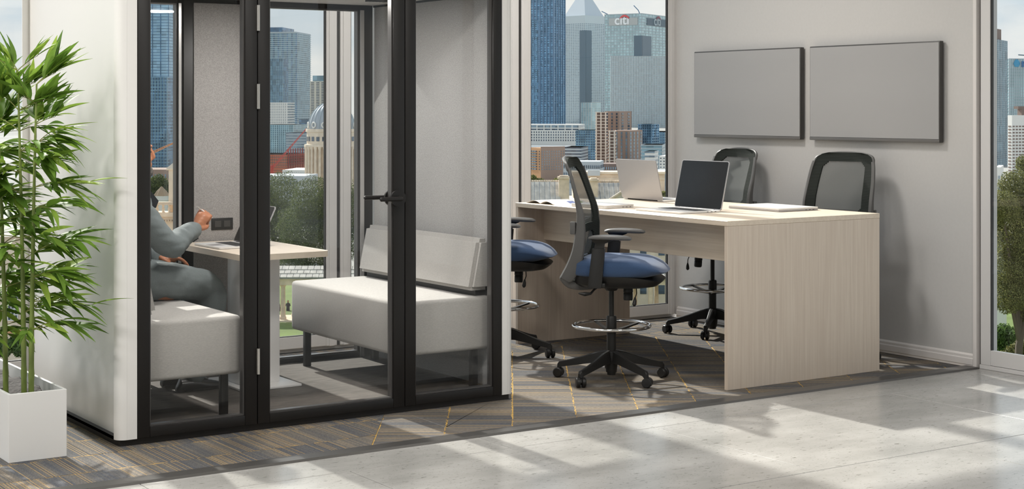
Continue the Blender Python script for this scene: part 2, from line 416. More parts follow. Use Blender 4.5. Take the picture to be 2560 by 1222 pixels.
# the office is glazed on the left too
gl = sempty('wall_left')
for k in range(9):
    ya, yb = YB-.02-1.32*k-1.32, YB-.02-1.32*k
    frm = G(); frm.box(-3.1, -3, ya, ya+.09, 0, CEIL); frm.box(-3.1, -3, yb-.09, yb, 0, CEIL); frm.box(-3.1, -3, ya+.09, yb-.09, 0, .1); frm.box(-3.1, -3, ya+.09, yb-.09, CEIL-.09, CEIL)
    fo = frm.build('window_frame', M_winframe, gl, smooth=False)
    G().box(-3.055, -3.047, ya+.085, yb-.085, .095, CEIL-.085).build('glass_pane', M_glass, fo, smooth=False)
struct(G().box(-3.2, XW+.2, -3.2, -3, 0, CEIL).build('wall_front', MATS['plain_wall'], smooth=False))
struct(G().box(-3.2, XW+.2, -3.2, YB+.1, CEIL, CEIL+.25).build('ceiling', M_ceil, smooth=False))
bb = G().prism([(XW, 0), (XW-.013, 0), (XW-.013, .012), (XW-.016, .016), (XW-.016, .05), (XW-.012, .056), (XW-.012, .07), (XW-.004, .078), (XW, .08)], 6.252, YB-.02, 'y')
struct(bb.build('baseboard_right', M_trim, smooth=False))

# --- window wall at y = YB, and glazing on the x = XW side nearer the camera
def window_y(n, x0, x1):
    z1 = CEIL-.02; r = sempty(f'window_{n}')
    s = .088; h = .1
    G().box(x0, x1, YB+.03, YB+.12, 0, .022).build('sill_plate', M_winframe, r, smooth=False)
    a = .012
    for xa, xb in ((x0+a, x0+s), (x1-s, x1-a)):
        q = G().box(xa, xb, YB, YB+.034, .022, z1, .004)
        q.box(xa+.02, xb-.02, YB-.004, YB+.004, .022, z1, .0015)
        q.build('sash_stile', M_winframe, r, smooth=False)
    G().box(x0+s, x1-s, YB+.002, YB+.033, .024, h, .003).build('sash_rail', M_winframe, r, smooth=False)
    G().box(x0+s, x1-s, YB+.002, YB+.033, z1-.09, z1, .003).build('sash_rail', M_winframe, r, smooth=False)
    k = G()
    for xa, xb in ((x0+s, x0+s+.005), (x1-s-.005, x1-s)): k.box(xa, xb, YB+.006, YB+.03, h, z1-.09)
    k.box(x0+s, x1-s, YB+.006, YB+.03, h, h+.005); k.build('gasket', M_gasket, r, smooth=False)
    G().box(x0-.012 if n > 1 else x0, x0+.012, YB+.012, YB+.05, .022, z1).build('mullion_gap', M_gasket, r, smooth=False)
    G().box(x0+s+.002, x1-s-.002, YB+.014, YB+.022, h-.005, z1-.085).build('glass_pane', M_glass, r, smooth=False)
edges = [-2.915, -1.515, -.115, 1.285, 2.685-.8+.0, 3.285, 4.685, 6.085, 7.475]
edges = [-2.315, -.915, .485, 1.885, 3.285, 4.685, 6.085, 7.485]
for i, (a, b) in enumerate(zip(edges, edges[1:])): window_y(i+1, a, b)
struct(G().box(-3, -2.315, YB, YB+.12, 0, CEIL).build('wall_back', MATS['plain_wall'], smooth=False))
def window_x(n, y1, y0, first):
    z1 = CEIL-.02; r = sempty(f'window_{n}'); X = XW-.002
    s = .075; h = .115
    G().box(X, X+.12, y0, y1, 0, .024, .002).build('sill_plate', M_winframe, r, smooth=False)
    for ya, yb in ((y0+.004, y0+s), (y1-s, y1-.004)):
        G().box(X+.004, X+.034, ya, yb, .024, z1, .004).build('sash_stile', M_winframe, r, smooth=False)
    for za, zb in ((.026, h), (z1-.09, z1)):
        G().box(X+.006, X+.034, y0+s, y1-s, za, zb, .003).build('sash_rail', M_winframe, r, smooth=False)
    k = G()
    for ya, yb in ((y0+s, y0+s+.005), (y1-s-.005, y1-s)): k.box(X+.008, X+.03, ya, yb, h, z1-.09)
    k.build('gasket', M_gasket, r, smooth=False)
    G().box(X+.014, X+.022, y0+s+.002, y1-s-.002, h-.005, z1-.085).build('glass_pane', M_glass, r, smooth=False)
struct(G().box(XW-.016, XW+.12, 6.226, 6.252, 0, CEIL, .003).build('trim_1', M_trim, smooth=False))
struct(G().box(XW+.02, XW+.12, 6.214, 6.227, .024, CEIL).build('trim_2', M_gasket, smooth=False))
yy = 6.214; n = 20
while yy > -2.5:
    window_x(n, yy, yy-1.42, n == 20); yy -= 1.42; n += 1
struct(G().box(XW, XW+.2, -3, yy, 0, CEIL).build('wall_right_end', MATS['plain_wall'], smooth=False))

# unseen ceiling panels added as fill light for the office interior
M_fill_lamp = bpy.data.materials.new('fill_lamp_diffuser'); M_fill_lamp.use_nodes = True
_p = M_fill_lamp.node_tree.nodes['Principled BSDF']; _p.inputs['Emission Color'].default_value = (1, .97, .93, 1); _p.inputs['Emission Strength'].default_value = 2.0
FILLW = 36
for i, (x, y) in enumerate([(-1.4, 4.4), (-1.4, 6.2), (-1.4, 7.8), (.8, 5.0), (.8, 7.8), (3.0, 4.6), (4.7, 3.0), (5.4, 7.6)]):
    t = thing('fill_lamp', 'added square fill lamp on the unseen office ceiling', 'lamp', (x, y, CEIL), 0, 'added fill lamps')
    G().box(-.32, .32, -.32, .32, -.03, -.0, .004).build('fill_lamp_housing', M_alu_w, t, smooth=False)
    G().box(-.3, .3, -.3, .3, -.034, -.0301).build('fill_lamp_diffuser', M_fill_lamp, t, smooth=False)
    ld = bpy.data.lights.new('fill_light', 'AREA'); ld.shape = 'SQUARE'; ld.size = .58; ld.energy = FILLW; ld.color = (1, .97, .93)
    lo = bpy.data.objects.new('fill_light', ld); COL.objects.link(lo); lo.parent = t; lo.location = (0, 0, -.04)
# ================================================================== OFFICE POD
PX0, PX1, PY0, PY1 = 2.478, 4.634, 6.91, 8.39
PZF, PZC, PZT = .06, 2.145, 2.36       # pod floor, ceiling, roof
pod = thing('office_pod', 'white walled glass fronted meeting pod with black door frame', 'pod', ((PX0+PX1)/2, PY0, 0))
_pl = Vector((-(PX0+PX1)/2, -PY0, 0))
def pb(g, name, m, parent=None, smooth=True, **k):
    g.v = [p+_pl for p in g.v]
    return g.build(name, m, parent or pod, smooth, **k)
# shell: one side wall with rounded corners, as extruded profile in plan
def wall_profile(xo, xi, sgn):
    r = .045; p = []
    for i in range(7):
        a = pi/2*i/6
        p.append((xo+sgn*r*(1-sin(a)), PY0+r*(1-cos(a))))
    xf = xi+sgn*.026
    p += [(xo+sgn*(r+.0015), PY0), (xf, PY0), (xf, PY0+.06), (xi, PY0+.06), (xi, PY1)]
    for i in range(7):
        a = pi/2*i/6
        p.append((xo+sgn*r*(1-cos(a)), PY1-r*(1-sin(a))))
    return p
pb(G().prism(wall_profile(PX0, 2.545, 1), .032, PZT, 'z'), 'side_shell', M_white)
pb(G().prism(wall_profile(PX1, 4.581, -1), .032, PZT, 'z'), 'side_shell', M_white)
g = G().box(2.545, 4.575, PY0, PY1, PZC+.085, PZT, .01)
pb(g, 'roof', M_white)
g = G().box(2.50, 4.612, PY0+.022, PY1-.02, .0015, .034)
pb(g, 'plinth', M_dark, smooth=False)
# interior
pb(G().box(2.546, 4.574, PY0+.05, PY1-.01, .034, PZF), 'pod_floor', M_podcarpet, smooth=False)
c = pb(G().box(2.546, 4.574, PY0+.05, PY1-.01, PZC, PZC+.08), 'pod_ceiling', M_podceil, smooth=False)
v = G()
for k in range(6): v.box(4.28+k*.022, 4.294+k*.022, 7.64, 7.9, PZC-.008, PZC-.0002)
pb(v, 'ceiling_vent', M_black, smooth=False)
pb(G().box(4.548, 4.574, PY0+.05, 8.285, PZF, PZC-.012, .004), 'felt_panel', M_felt)
pb(G().box(2.546, 2.572, PY0+.05, 8.285, PZF, PZC-.012, .004), 'felt_panel', M_felt)
lp_ = pb(G().lathe([(0, PZC-.012), (.04, PZC-.008), (.045, PZC-.004), (.045, PZC), (0, PZC)], 32, (3.556, 7.42, 0)), 'pod_fill_lamp', M_fill_lamp)  # unseen lamp added to brighten the inside of the pod
_ld = bpy.data.lights.new('pod_fill_light', 'AREA'); _ld.shape = 'DISK'; _ld.size = .3; _ld.energy = 15; _ld.color = (1, .97, .93)
_lo = bpy.data.objects.new('pod_fill_light', _ld); COL.objects.link(_lo); _lo.parent = lp_; _lo.location = Vector((3.556, 7.42, PZC-.02))+_pl
# dark shadow gap at ceiling line
pb(G().box(4.55, 4.574, PY0+.05, 8.3, PZC-.012, PZC), 'shadow_gap', M_black, smooth=False)
pb(G().box(2.546, 2.57, PY0+.05, 8.3, PZC-.012, PZC), 'shadow_gap', M_black, smooth=False)

def frame(x0, x1, z0, z1, y0, y1, wl, wr, wb, wt, b=.003):
    g = G()
    g.box(x0, x0+wl, y0, y1, z0, z1, b); g.box(x1-wr, x1, y0, y1, z0, z1, b)
    g.box(x0+wl, x1-wr, y0, y1, z0, z0+wb, b); g.box(x0+wl, x1-wr, y0, y1, z1-wt, z1, b)
    return g
M_pframe_in = mat('glazing_bead', S(86, 84, 83), .3, .3)
def glazed(name, x0, x1, z0, z1, y0, y1, wl, wr, wb, wt, parent=None):
    f = pb(frame(x0, x1, z0, z1, y0, y1, wl, wr, wb, wt), name, M_black, parent)
    gx0, gx1, gz0, gz1 = x0+wl, x1-wr, z0+wb, z1-wt
    ym = (y0+y1)/2
    pb(frame(gx0, gx1, gz0, gz1, y0+.012, y1-.006, .007, .007, .007, .007, 0), 'glazing_bead', M_pframe_in, f, smooth=False)
    pb(G().box(gx0, gx1, ym-.004, ym+.004, gz0, gz1), 'glass_pane', M_podglass, f, smooth=False)
    return f
YF0, YF1 = PY0-.004, PY0+.05
glazed('fixed_panel', 2.573, 3.1615, .034, 2.3, YF0, YF1, .0585, .0615, .048, .15)
door = glazed('door', 3.1655, 3.9665, .034, 2.3, YF0, YF1, .0615, .064, .046, .15)
glazed('fixed_panel', 3.9705, 4.5535, .034, 2.3, YF0, YF1, .0615, .0555, .048, .15)
for za, zb in ((1.90, 2.022), (1.53, 1.648), (.272, .394)):
    h = G().cyl((3.164, YF0-.008, za), (3.164, YF0-.008, zb), .008, n=14)
    h.box(3.156, 3.172, YF0-.006, YF0+.002, za, zb)
    pb(h, 'hinge', M_steel, door)
# lever handles both sides
h = G()
zc = 1.082
h.cyl((3.925, YF0-.012, zc), (3.925, YF0+.001, zc), .042, n=32); h.cyl((3.925, YF1-.001, zc), (3.925, YF1+.012, zc), .042, n=32)
for s in (-1, 1):
    y = YF0-.012 if s < 0 else YF1+.012
    h.tube([(3.925, y, zc), (3.925, y+s*.03, zc), (3.918, y+s*.04, zc), (3.9, y+s*.044, zc), (3.80, y+s*.044, zc), (3.795, y+s*.044, zc)], [.012, .012, .012, .011, .011, .006], 12)
pb(h, 'lever_handle', M_black, door)
# back glazing
glazed('back_window', 2.573, 3.352, PZF, PZC, PY1-.09, PY1-.03, .05, .03, .03, .03)
glazed('back_window', 3.757, 4.548, PZF, PZC, PY1-.09, PY1-.03, .03, .09, .03, .03)
bright = mat('edge_trim_bright', S(205, 203, 201), .25, .5)
pb(G().box(3.325, 3.34, PY1-.098, PY1-.0901, PZF, PZC-.03), 'bright_edge_trim', bright, smooth=False)
pb(G().box(4.462, 4.486, PY1-.098, PY1-.0901, PZF, PZC-.03), 'bright_edge_trim', bright, smooth=False)
bp = pb(G().box(3.352, 3.757, PY1-.10, PY1-.03, PZF, PZC, .002), 'back_panel', M_black)
pb(G().box(3.408, 3.70, PY1-.112, PY1-.099, PZF+.02, PZC-.025, .004), 'felt_panel', M_feltd, bp)
o = pb(G().box(3.51, 3.64, PY1-.118, PY1-.110, .852, .918, .006), 'outlet_plate', M_blackp, bp)
# receptacles in the outlet plate
gk = G()
for cx in (3.548, 3.603):
    gk.box(cx-.019, cx+.019, PY1-.1195, PY1-.1175, .868, .903, .001)
    for dx, w in ((-.007, .0018), (.007, .0018)): gk.box(cx+dx-w, cx+dx+w, PY1-.1199, PY1-.119, .885, .896)
    gk.cyl((cx, PY1-.1199, .876), (cx, PY1-.119, .876), .0028, n=8)
pb(gk, 'receptacle', mat('receptacle_grey', S(62, 60, 58), .4), bp, smooth=False)

# ---------------------------------------------------------------- benches
def bench(x0, x1, xb0, xb1, label, sgn):
    """x0..x1 seat, back against the wall side; sgn=+1 back at high x"""
    t = thing('bench', label, 'bench', ((x0+x1)/2, 7.63, PZF))
    M = Matrix.Translation(-t.location); ya, yb = 7.0, 8.25
    G().box(x0, x1, ya, yb, .265, .545, .022, M=M, seg=3).build('seat_cushion', M_bench, t)
    # tapered back cushion
    poly = [(xb0, .575), (xb0+.055*sgn, .845), (xb1, .845), (xb1, .575)]
    bm = bmesh.new()
    ring = [bm.verts.new((px, ya+.004, pz)) for px, pz in poly]; f = bm.faces.new(ring)
    e = bmesh.ops.extrude_face_region(bm, geom=[f]); bmesh.ops.translate(bm, verts=[q for q in e['geom'] if isinstance(q, bmesh.types.BMVert)], vec=(0, yb-ya-.008, 0))
    bmesh.ops.recalc_face_normals(bm, faces=bm.faces)
    bmesh.ops.bevel(bm, geom=list(bm.edges), offset=.02, segments=4, affect='EDGES'); bm.verts.index_update()
    g = G().add([q.co for q in bm.verts], [[q.index for q in fc.verts] for fc in bm.faces], M=M); bm.free()
    g.build('back_cushion', M_bench, t)
    # gap strip under back cushion
    lo, hi = min(xb0+.05*sgn, xb1), max(xb0+.05*sgn, xb1)
    G().box(lo, hi, ya+.03, yb-.03, .545, .576, M=M).build('back_support', M_black, t, smooth=False)
    for (lx, ly) in ((x0+.06, ya+.08), (x1-.06, ya+.08), (x0+.06, yb-.09), (x1-.06, yb-.09)):
        G().box(lx-.018, lx+.018, ly-.018, ly+.018, PZF, .27, .003, M=M).build('leg', M_blackp, t)
    return t
bench(3.985, 4.545, 4.415, 4.544, 'empty light grey upholstered bench on the right side of the pod', 1)
bench(2.575, 3.125, 2.705, 2.576, 'grey upholstered bench the seated man is sitting on', -1)

# ---------------------------------------------------------------- pod table and its laptop
tb = thing('pod_table', 'small pale wood topped table on a white column inside the pod', 'table', (3.535, 7.8, PZF))
M = Matrix.Translation(-tb.location)
def rounded_rect(x0, x1, y0, y1, r, n=6):
    p = []
    for cx, cy, a0 in ((x1-r, y1-r, 0), (x0+r, y1-r, pi/2), (x0+r, y0+r, pi), (x1-r, y0+r, 3*pi/2)):
        for i in range(n+1):
            a = a0+pi/2*i/n; p.append((cx+r*cos(a), cy+r*sin(a)))
    return p
TT = .792
G().prism(rounded_rect(3.29, 3.785, 7.36, 8.25, .045), TT-.03, TT, 'z', M=M).build('table_top', M_woodtable, tb)
G().box(3.43, 3.66, 7.70, 7.88, PZF+.012, TT-.03, .012, M=M).build('column', M_tablewhite, tb)
G().box(3.385, 3.73, 7.585, 8.03, PZF+.0005, PZF+.015, .004, M=M).build('base_plate', M_tablewhite, tb)

def laptop(name, label, loc, rz, w, d, hh, ang, group=None, closed=False, lidm=M_alu, deckm=M_alu_w):
    """hinge line at local x=0 along y, base towards -x, lid opens ang degrees from the base"""
    t = thing(name, label, 'laptop', loc, rz, group)
    th_ = .014
    def rr(x0, x1, r=.014): return rounded_rect(x0, x1, -w/2, w/2, r, 4)
    b = G().prism(rr(-d, 0), .002, th_*.75, 'z').build('base', deckm, t)
    for sx in (-d+.03, -.03):
        pass
    if closed:
        lid = G().prism(rr(-d, 0), th_*.75+.001, th_*1.45, 'z').build('lid', lidm, t)
    else:
        k = G()
        for r_ in range(6):
            nk = 14
            for q in range(nk):
                kx = -d*.12-r_*d*.068; ky = -w*.41+q*w*.82/nk
                k.box(kx-d*.058, kx, ky+.001, ky+w*.82/nk-.001, th_*.75-.001, th_*.75+.0012)
        kb = k.build('keyboard', M_key, b, smooth=False, stuff=True)
        G().box(-d*.93, -d*.6, -w*.14, w*.14, th_*.75-.0005, th_*.75+.0005).build('trackpad', MATS['silver_aluminium'], b, smooth=False)
        R = Matrix.Translation((0, 0, th_*.75)) @ Matrix.Rotation(radians(ang-180), 4, 'Y').inverted() 
        lid = G().prism(rr(-hh, 0), -.0005, .006, 'z').build('lid', lidm, t)
        # local lid plane lies over the base; rotate about the hinge axis (y)
        Rl = Matrix.Translation((0, 0, th_*.75)) @ Matrix.Rotation(radians(ang), 4, 'Y')
        lid.matrix_local = Rl
        s = G().prism(rounded_rect(-hh+.004, -.006, -w/2+.004, w/2-.004, .011, 4), -.0012, -.0004, 'z').build('screen', M_lscreen, lid, smooth=False)
        G().cyl((0, -w*.36, th_*.55), (0, w*.36, th_*.55), .0065, n=10).build('hinge', M_blackp, t)
    # ports
    pt = G()
    for q in range(3): pt.box(-d*.12-q*.03-.012, -d*.12-q*.03, -w/2-.0008, -w/2+.002, .005, .008)
    pt.build('port', M_dark, b, smooth=False)
    return t
laptop('laptop', 'laptop open on the small pod table facing the seated man', (3.555, 7.91, TT), 0, .34, .23, .225, 115, 'laptops')

# ================================================================== DESK
DX0, DX1, DY0, DY1, DZ = 5.738, 6.915, 6.48, 8.545, .92
dk = thing('workbench_desk', 'tall pale oak desk with solid end panels', 'desk', ((DX0+DX1)/2, (DY0+DY1)/2, 0))
M = Matrix.Translation(-dk.location)
G().box(DX0, DX1, DY0, DY1, DZ-.028, DZ, .0015, M=M, seg=1).build('desk_top', M_woody, dk, smooth=False)
G().box(DX0+.001, DX1-.001, DY0+.001, DY0+.027, .0015, DZ-.0285, .001, M=M, seg=1).build('end_panel', M_woodz, dk, smooth=False)
M_woodz2 = wood_mat('oak_wood_inner', 'z', S(160, 138, 118), S(184, 163, 143))
M_woody2 = wood_mat('oak_wood_modesty', 'y', S(182, 158, 136), S(204, 182, 160))
G().box(DX0+.001, 6.66, DY1-.027, DY1-.001, .0015, DZ-.0285, .001, M=M, seg=1).build('end_panel', M_woodz, dk, smooth=False)
G().box(5.945, 5.965, DY0+.027, DY1-.027, .672, DZ-.0285, .001, M=M, seg=1).build('modesty_panel', M_woody, dk, smooth=False)

laptop('laptop', 'open laptop with a black screen on the near part of the desk', (6.205, 7.28, DZ), 0, .43, .31, .295, 103, 'laptops')
laptop('laptop', 'open laptop seen from its plain silver back on the desk', (6.575, 8.27, DZ), pi, .43, .26, .27, 103, 'laptops')
laptop('laptop', 'closed silver laptop lying near the right edge of the desk', (6.825, 7.11, DZ), 0, .45, .33, 0, 0, 'laptops', True, M_alu_w, M_alu)
laptop('laptop', 'closed white laptop lying behind the chair beside the open magazine', (6.05, 7.87, DZ), radians(4), .33, .24, 0, 0, 'laptops', True, M_alu_w, M_alu_w)

# open magazine
mg = thing('magazine', 'open white magazine lying on the far left of the desk', 'magazine', (5.92, 8.33, DZ))
def page(sgn):
    rings = []
    for q in range(9):
        s = q/8; y = sgn*.19*s
        z = .001+.02*math.sin(min(1, s*1.25)*pi)*(1-.4*s)+.004*(1-s)
        rings.append([(-.135, y, z), (.135, y, z), (.135, y, z-.003*(1-.6*s) if z > .004 else 0), (-.135, y, z-.003*(1-.6*s) if z > .004 else 0)])
    return G().ring(rings)
for sg in (-1, 1):
    pg = page(sg).build('page_block', M_paper, mg)
pr = G()
for k, (x0, x1) in enumerate(((.0, .05), (.07, .11))):
    rings = []
    for q in range(4, 7):
        s = q/8; z = .0018+.02*math.sin(min(1, s*1.25)*pi)*(1-.4*s)+.004*(1-s)
        rings.append([(x0, -.19*s, z), (x1, -.19*s, z), (x1, -.19*s, z-.0005), (x0, -.19*s, z-.0005)])
    pr.ring(rings, mi=k)
pr.build('printed_picture', [mat('print_blue', S(92, 104, 150), .6), mat('print_green', S(150, 176, 96), .6)], mg)

# ================================================================== WALL SCREENS
def tv(label, y0, y1):
    t = thing('wall_screen', label, 'screen', (XW, (y0+y1)/2, 1.63), 0, 'screens on the grey wall')
    h0, h1 = 1.325-1.63, 1.94-1.63; w = (y1-y0)/2
    G().box(-.045, -.012, -w, w, h0, h1, .004).build('housing', M_tvframe, t)
    G().box(-.0475, -.0445, -w+.007, w-.007, h0+.022, h1-.008).build('screen_panel', M_screen, t, smooth=False)
    G().box(-.049, -.044, -w+.002, w-.002, h0+.001, h0+.02, .002).build('bottom_bezel', M_tvchin, t)
    G().box(-.0125, 0, -w*.4, w*.4, h0+.1, h1-.1).build('wall_bracket', M_blackp, t, smooth=False)
tv('left one of two blank grey wall screens, nearer the window corner', 7.66, 8.745)
tv('right one of two blank grey wall screens, larger in view', 6.475, 7.575)
# ================================================================== CHAIRS
PROF = [(.585, -.262, .19), (.612, -.250, .195), (.67, -.218, .206), (.744, -.187, .22), (.833, -.168, .228), (.918, -.158, .232), (.969, -.160, .231), (1.06, -.178, .226), (1.149, -.200, .216), (1.195, -.213, .206), (1.225, -.222, .190), (1.247, -.230, .155), (1.257, -.234, .09)]
MPROF = [(.6, -.16), (.62, -.15), (.68, -.13), (.79, -.113), (.88, -.113), (.98, -.13), (1.08, -.165), (1.18, -.203), (1.257, -.23)]
DEP = [(.585, .062), (.62, .08), (.68, .08), (.79, .068), (.88, .055), (.98, .036), (1.08, .022), (1.2, .017)]
def lin(T, z):
    if z <= T[0][0]: return T[0][1]
    for (a, p), (b, q) in zip(T, T[1:]):
        if z <= b: return p+(q-p)*(z-a)/(b-a)
    return T[-1][1]
def prof(z):
    for (a, x0, w0), (b, x1, w1) in zip(PROF, PROF[1:]):
        if z <= b:
            t = max(0, (z-a)/(b-a)); return x0+(x1-x0)*t, w0+(w1-w0)*t
    return PROF[-1][1], PROF[-1][2]
def make_chair(label, base_rot=0.0):
    t = thing('drafting_chair', label, 'chair', (0, 0, 0), 0, 'tall mesh back chairs around the desk')
    # base: five legs each with a twin-wheel castor
    hub = G().lathe([(.0, .045), (.03, .045), (.032, .06), (.036, .10), (.04, .15), (.036, .165), (.0, .166)], 24)
    hub.build('base_hub', M_blackp, t)
    for k in range(5):
        a = base_rot+2*pi*k/5; d = Vector((cos(a), sin(a), 0)); s = Vector((-sin(a), cos(a), 0))
        rings = []
        for q, (r, zc, h, w) in enumerate([(.02, .135, .036, .022), (.08, .128, .03, .019), (.16, .107, .023, .016), (.24, .088, .018, .0145), (.29, .078, .016, .014), (.308, .070, .02, .0145), (.318, .062, .014, .010)]):
            c = d*r+Vector((0, 0, zc))
            rings.append([c+s*(w*x)+Vector((0, 0, h*z)) for x, z in ((-1, -1), (-.75, .8), (-.4, 1), (.4, 1), (.75, .8), (1, -1))])
        leg = G().ring(rings).build('base_leg', M_blackp, t)
        # castor
        cs = G(); sw = a+random.uniform(-1.2, 1.2); c = d*.305
        u = Vector((cos(sw), sin(sw), 0)); n_ = Vector((-sin(sw), cos(sw), 0)); cc = c+u*.008+Vector((0, 0, .0285))
        for sg in (-1, 1):
            cs.tube([cc+n_*(sg*.005), cc+n_*(sg*.007), cc+n_*(sg*.022), cc+n_*(sg*.027), cc+n_*(sg*.0275)], [.024, .0275, .0275, .023, .002], 22)
        cs.cyl(cc-n_*.008, cc+n_*.008, .013, n=12); cs.cyl(c+Vector((0, 0, .035)), c+Vector((0, 0, .075)), .006, n=10)
        cs.tube([cc+u*.0+n_*0+Vector((0, 0, .0)), c+Vector((0, 0, .055))], [.012, .009], 8)
        cs.build('castor', M_blackp, leg)
    G().lathe([(.0, .03), (.024, .03), (.026, .05), (.026, .315), (.0, .315)], 24).build('column', M_blackp, t)
    G().lathe([(.0, .26), (.025, .26), (.029, .275), (.029, .355), (.025, .362), (.0, .362)], 24).build('ring_collar', M_blackp, t)
    G().lathe([(.0, .355), (.0145, .355), (.0145, .545), (.0, .545)], 20).build('gas_lift', M_blackp, t)
    fr = G().tube([(.215*cos(2*pi*i/48), .215*sin(2*pi*i/48), .308) for i in range(48)], .0105, 12, True).build('foot_ring', M_chrome, t)
    sp = G()
    for k in range(5):
        a = base_rot+.4+2*pi*k/5; d = Vector((cos(a), sin(a), 0)); s = Vector((-sin(a), cos(a), 0))
        sp.ring([[d*r+s*(w*x)+Vector((0, 0, z+dz)) for x, dz in ((-1, -.005), (-1, .005), (1, .005), (1, -.005))] for r, z, w in ((.024, .275, .014), (.1, .285, .011), (.2, .302, .008), (.209, .306, .007))])
    sp.build('ring_spoke', M_blackp, fr)
    # mechanism and controls
    me_ = G().box(-.14, .10, -.075, .075, .525, .585, .014); me_.lathe([(.0, .50), (.03, .505), (.045, .525), (.06, .55), (.0, .55)], 20)
    me_.build('tilt_mechanism', M_blackp, t)
    kn = G().lathe([(.0, 0), (.024, 0), (.0265, .008), (.0265, .04), (.0245, .043), (.0275, .047), (.0265, .075), (.022, .085), (.0, .085)], 18, M=Matrix.Translation((.10, -.035, .455)) @ Matrix.Rotation(radians(-6), 4, 'X'))
    kn.build('tension_knob', M_blackp, t)
    lv = G().tube([(.15, -.06, .54), (.155, -.075, .50), (.148, -.085, .475)], .003, 8); lv.tube([(.148, -.085, .48), (.147, -.087, .46), (.144, -.09, .44), (.143, -.091, .43)], [.004, .010, .012, .005], 12)
    lv.tube([(-.06, -.06, .535), (-.07, -.16, .525), (-.085, -.185, .505), (-.115, -.20, .503), (-.15, -.205, .507)], [.006, .006, .007, .012, .004], 10, sx=1.0)
    lv.build('adjustment_lever', M_blackp, t)
    # seat pan
    def outline(sx, sy, n=40, ex=3.2, cx=.02):
        p = []
        for i in range(n):
            a = 2*pi*i/n; ca, sa = cos(a), sin(a)
            p.append((cx+sx*abs(ca)**(2/ex)*(1 if ca > 0 else -1), sy*abs(sa)**(2/ex)*(1 if sa > 0 else -1)))
        return p
    def seatring(sx, sy, z, drop=1.0, cx=.05, ex=3.4, top=False):
        r = []
        for x, y in outline(sx, sy, 48, ex, cx):
            zz = z
            if x > .1: zz -= .045*drop*((x-.1)/.21)**2
            if top: zz += .012*(y/.25)**2-.006
            if x < -.1: zz += .006*((-.1-x)/.12)
            r.append((x, y, zz))
        return r
    pan = G().ring([seatring(.14, .1, .532, 0, .0), seatring(.2, .16, .534, .1, .01), seatring(.235, .21, .552, .35, .03), seatring(.248, .234, .585, .7, .04), seatring(.252, .238, .604, .8, .045), seatring(.1, .1, .606, 0, .045)])
    pan.build('seat_pan', M_blackp, t)
    cu = G().ring([seatring(.18, .17, .601, .5, -.03), seatring(.222, .236, .603, .5, .004), seatring(.234, .249, .613, .55, .016), seatring(.252, .254, .634, .7, .034), seatring(.270, .257, .660, .85, .05), seatring(.274, .256, .668, .9, .05), seatring(.266, .248, .681, .95, top=True), seatring(.24, .224, .694, .9, top=True), seatring(.18, .175, .701, .7, top=True), seatring(.1, .1, .701, .2, top=True), seatring(.03, .03, .700, 0)])
    cu.build('seat_cushion', M_blue, t, ang=60)
    # arms
    for sg in (-1, 1):
        y = sg*.262
        pst = G()
        sec = lambda x, z, hx, hy: [(x+hx*a, y+hy*b, z) for a, b in ((-1, -.7), (-.7, -1), (.7, -1), (1, -.7), (1, .7), (.7, 1), (-.7, 1), (-1, .7))]
        pst.ring([sec(-.048, .545, .036, .016), sec(-.046, .56, .038, .018), sec(-.032, .70, .036, .018), (sec(-.026, .762, .035, .0175))])
        pst.ring([sec(-.026, .755, .027, .012), sec(-.018, .79, .026, .012), sec(-.01, .802, .05, .02), sec(-.005, .812, .06, .024)])
        pst.box(-.08, .01, min(sg*.19, y), max(sg*.19, y), .548, .572, .006)
        pst.build('arm_post', M_blackp, t)
        rings = []
        for z, k, h in ((.812, .72, 0), (.815, .90, 0), (.822, 1.0, 0), (.830, .97, 0), (.836, .8, 0), (.838, .3, 0)):
            rings.append([(x, y+sg*-.008+yy, z-(.006*((x-.03)/.12)**2)) for x, yy in outline(.122*k, .046*(k if k > .5 else k), 36, 2.15, .035)])
        G().ring(rings).build('arm_pad', M_greyp, t, ang=60)
    # back: shaped side rails, yoke, border of ribbed mesh, sheer centre
    bf = G()
    for sg in (-1, 1):
        path = [(x, sg*(w-.002), z, lin(DEP, z)) for z, x, w in PROF[:-3][::-1]]
        path += [(-.245, sg*.182, .556, .06), (-.215, sg*.168, .530, .052), (-.165, sg*.14, .517, .044), (-.12, sg*.10, .515, .038), (-.07, sg*.055, .518, .034)]
        sm_ = []
        for q in range(len(path)-1):
            p0, p1, p2, p3 = (path[max(0, q-1)], path[q], path[q+1], path[min(len(path)-1, q+2)])
            for t_ in (0, .25, .5, .75): sm_.append(tuple(.5*(2*b+(c-a)*t_+(2*a-5*b+4*c-d)*t_*t_+(3*b-a-3*c+d)*t_**3) for a, b, c, d in zip(p0, p1, p2, p3)))
        path = sm_+[path[-1]]
        rings = []
        for q, (x, y, z, dd) in enumerate(path):
            a, b = path[max(q-1, 0)], path[min(q+1, len(path)-1)]
            tx, tz = b[0]-a[0], b[2]-a[2]; l = sqrt(tx*tx+tz*tz); nx, nz_ = -tz/l, tx/l      # normal in the side plane (towards the sitter)
            rings.append([(x+nx*dd*u, y+sg*v, z+nz_*dd*u) for u, v in ((0, -.008), (.12, .007), (.45, .013), (.9, .011), (1, .004), (1, -.008))])
        bf.ring(rings)
    # top rail
    pts = []
    for i in range(21):
        s = -1+2*i/20; a = s*pi/2
        y = .205*sin(a) if abs(s) < 1 else .205*s
        z = 1.185+.068*cos(a)**.55 if abs(s) < .999 else 1.185
        x, w = prof(z); pts.append((lin(MPROF, z)-.03+.03*(y/.2)**2-.004, y, z))
    bf.tube(pts, .0095, 8)
    bf.build('back_frame', M_greyp, t, ang=40)
    # lumbar wing on the outside
    lw = G()
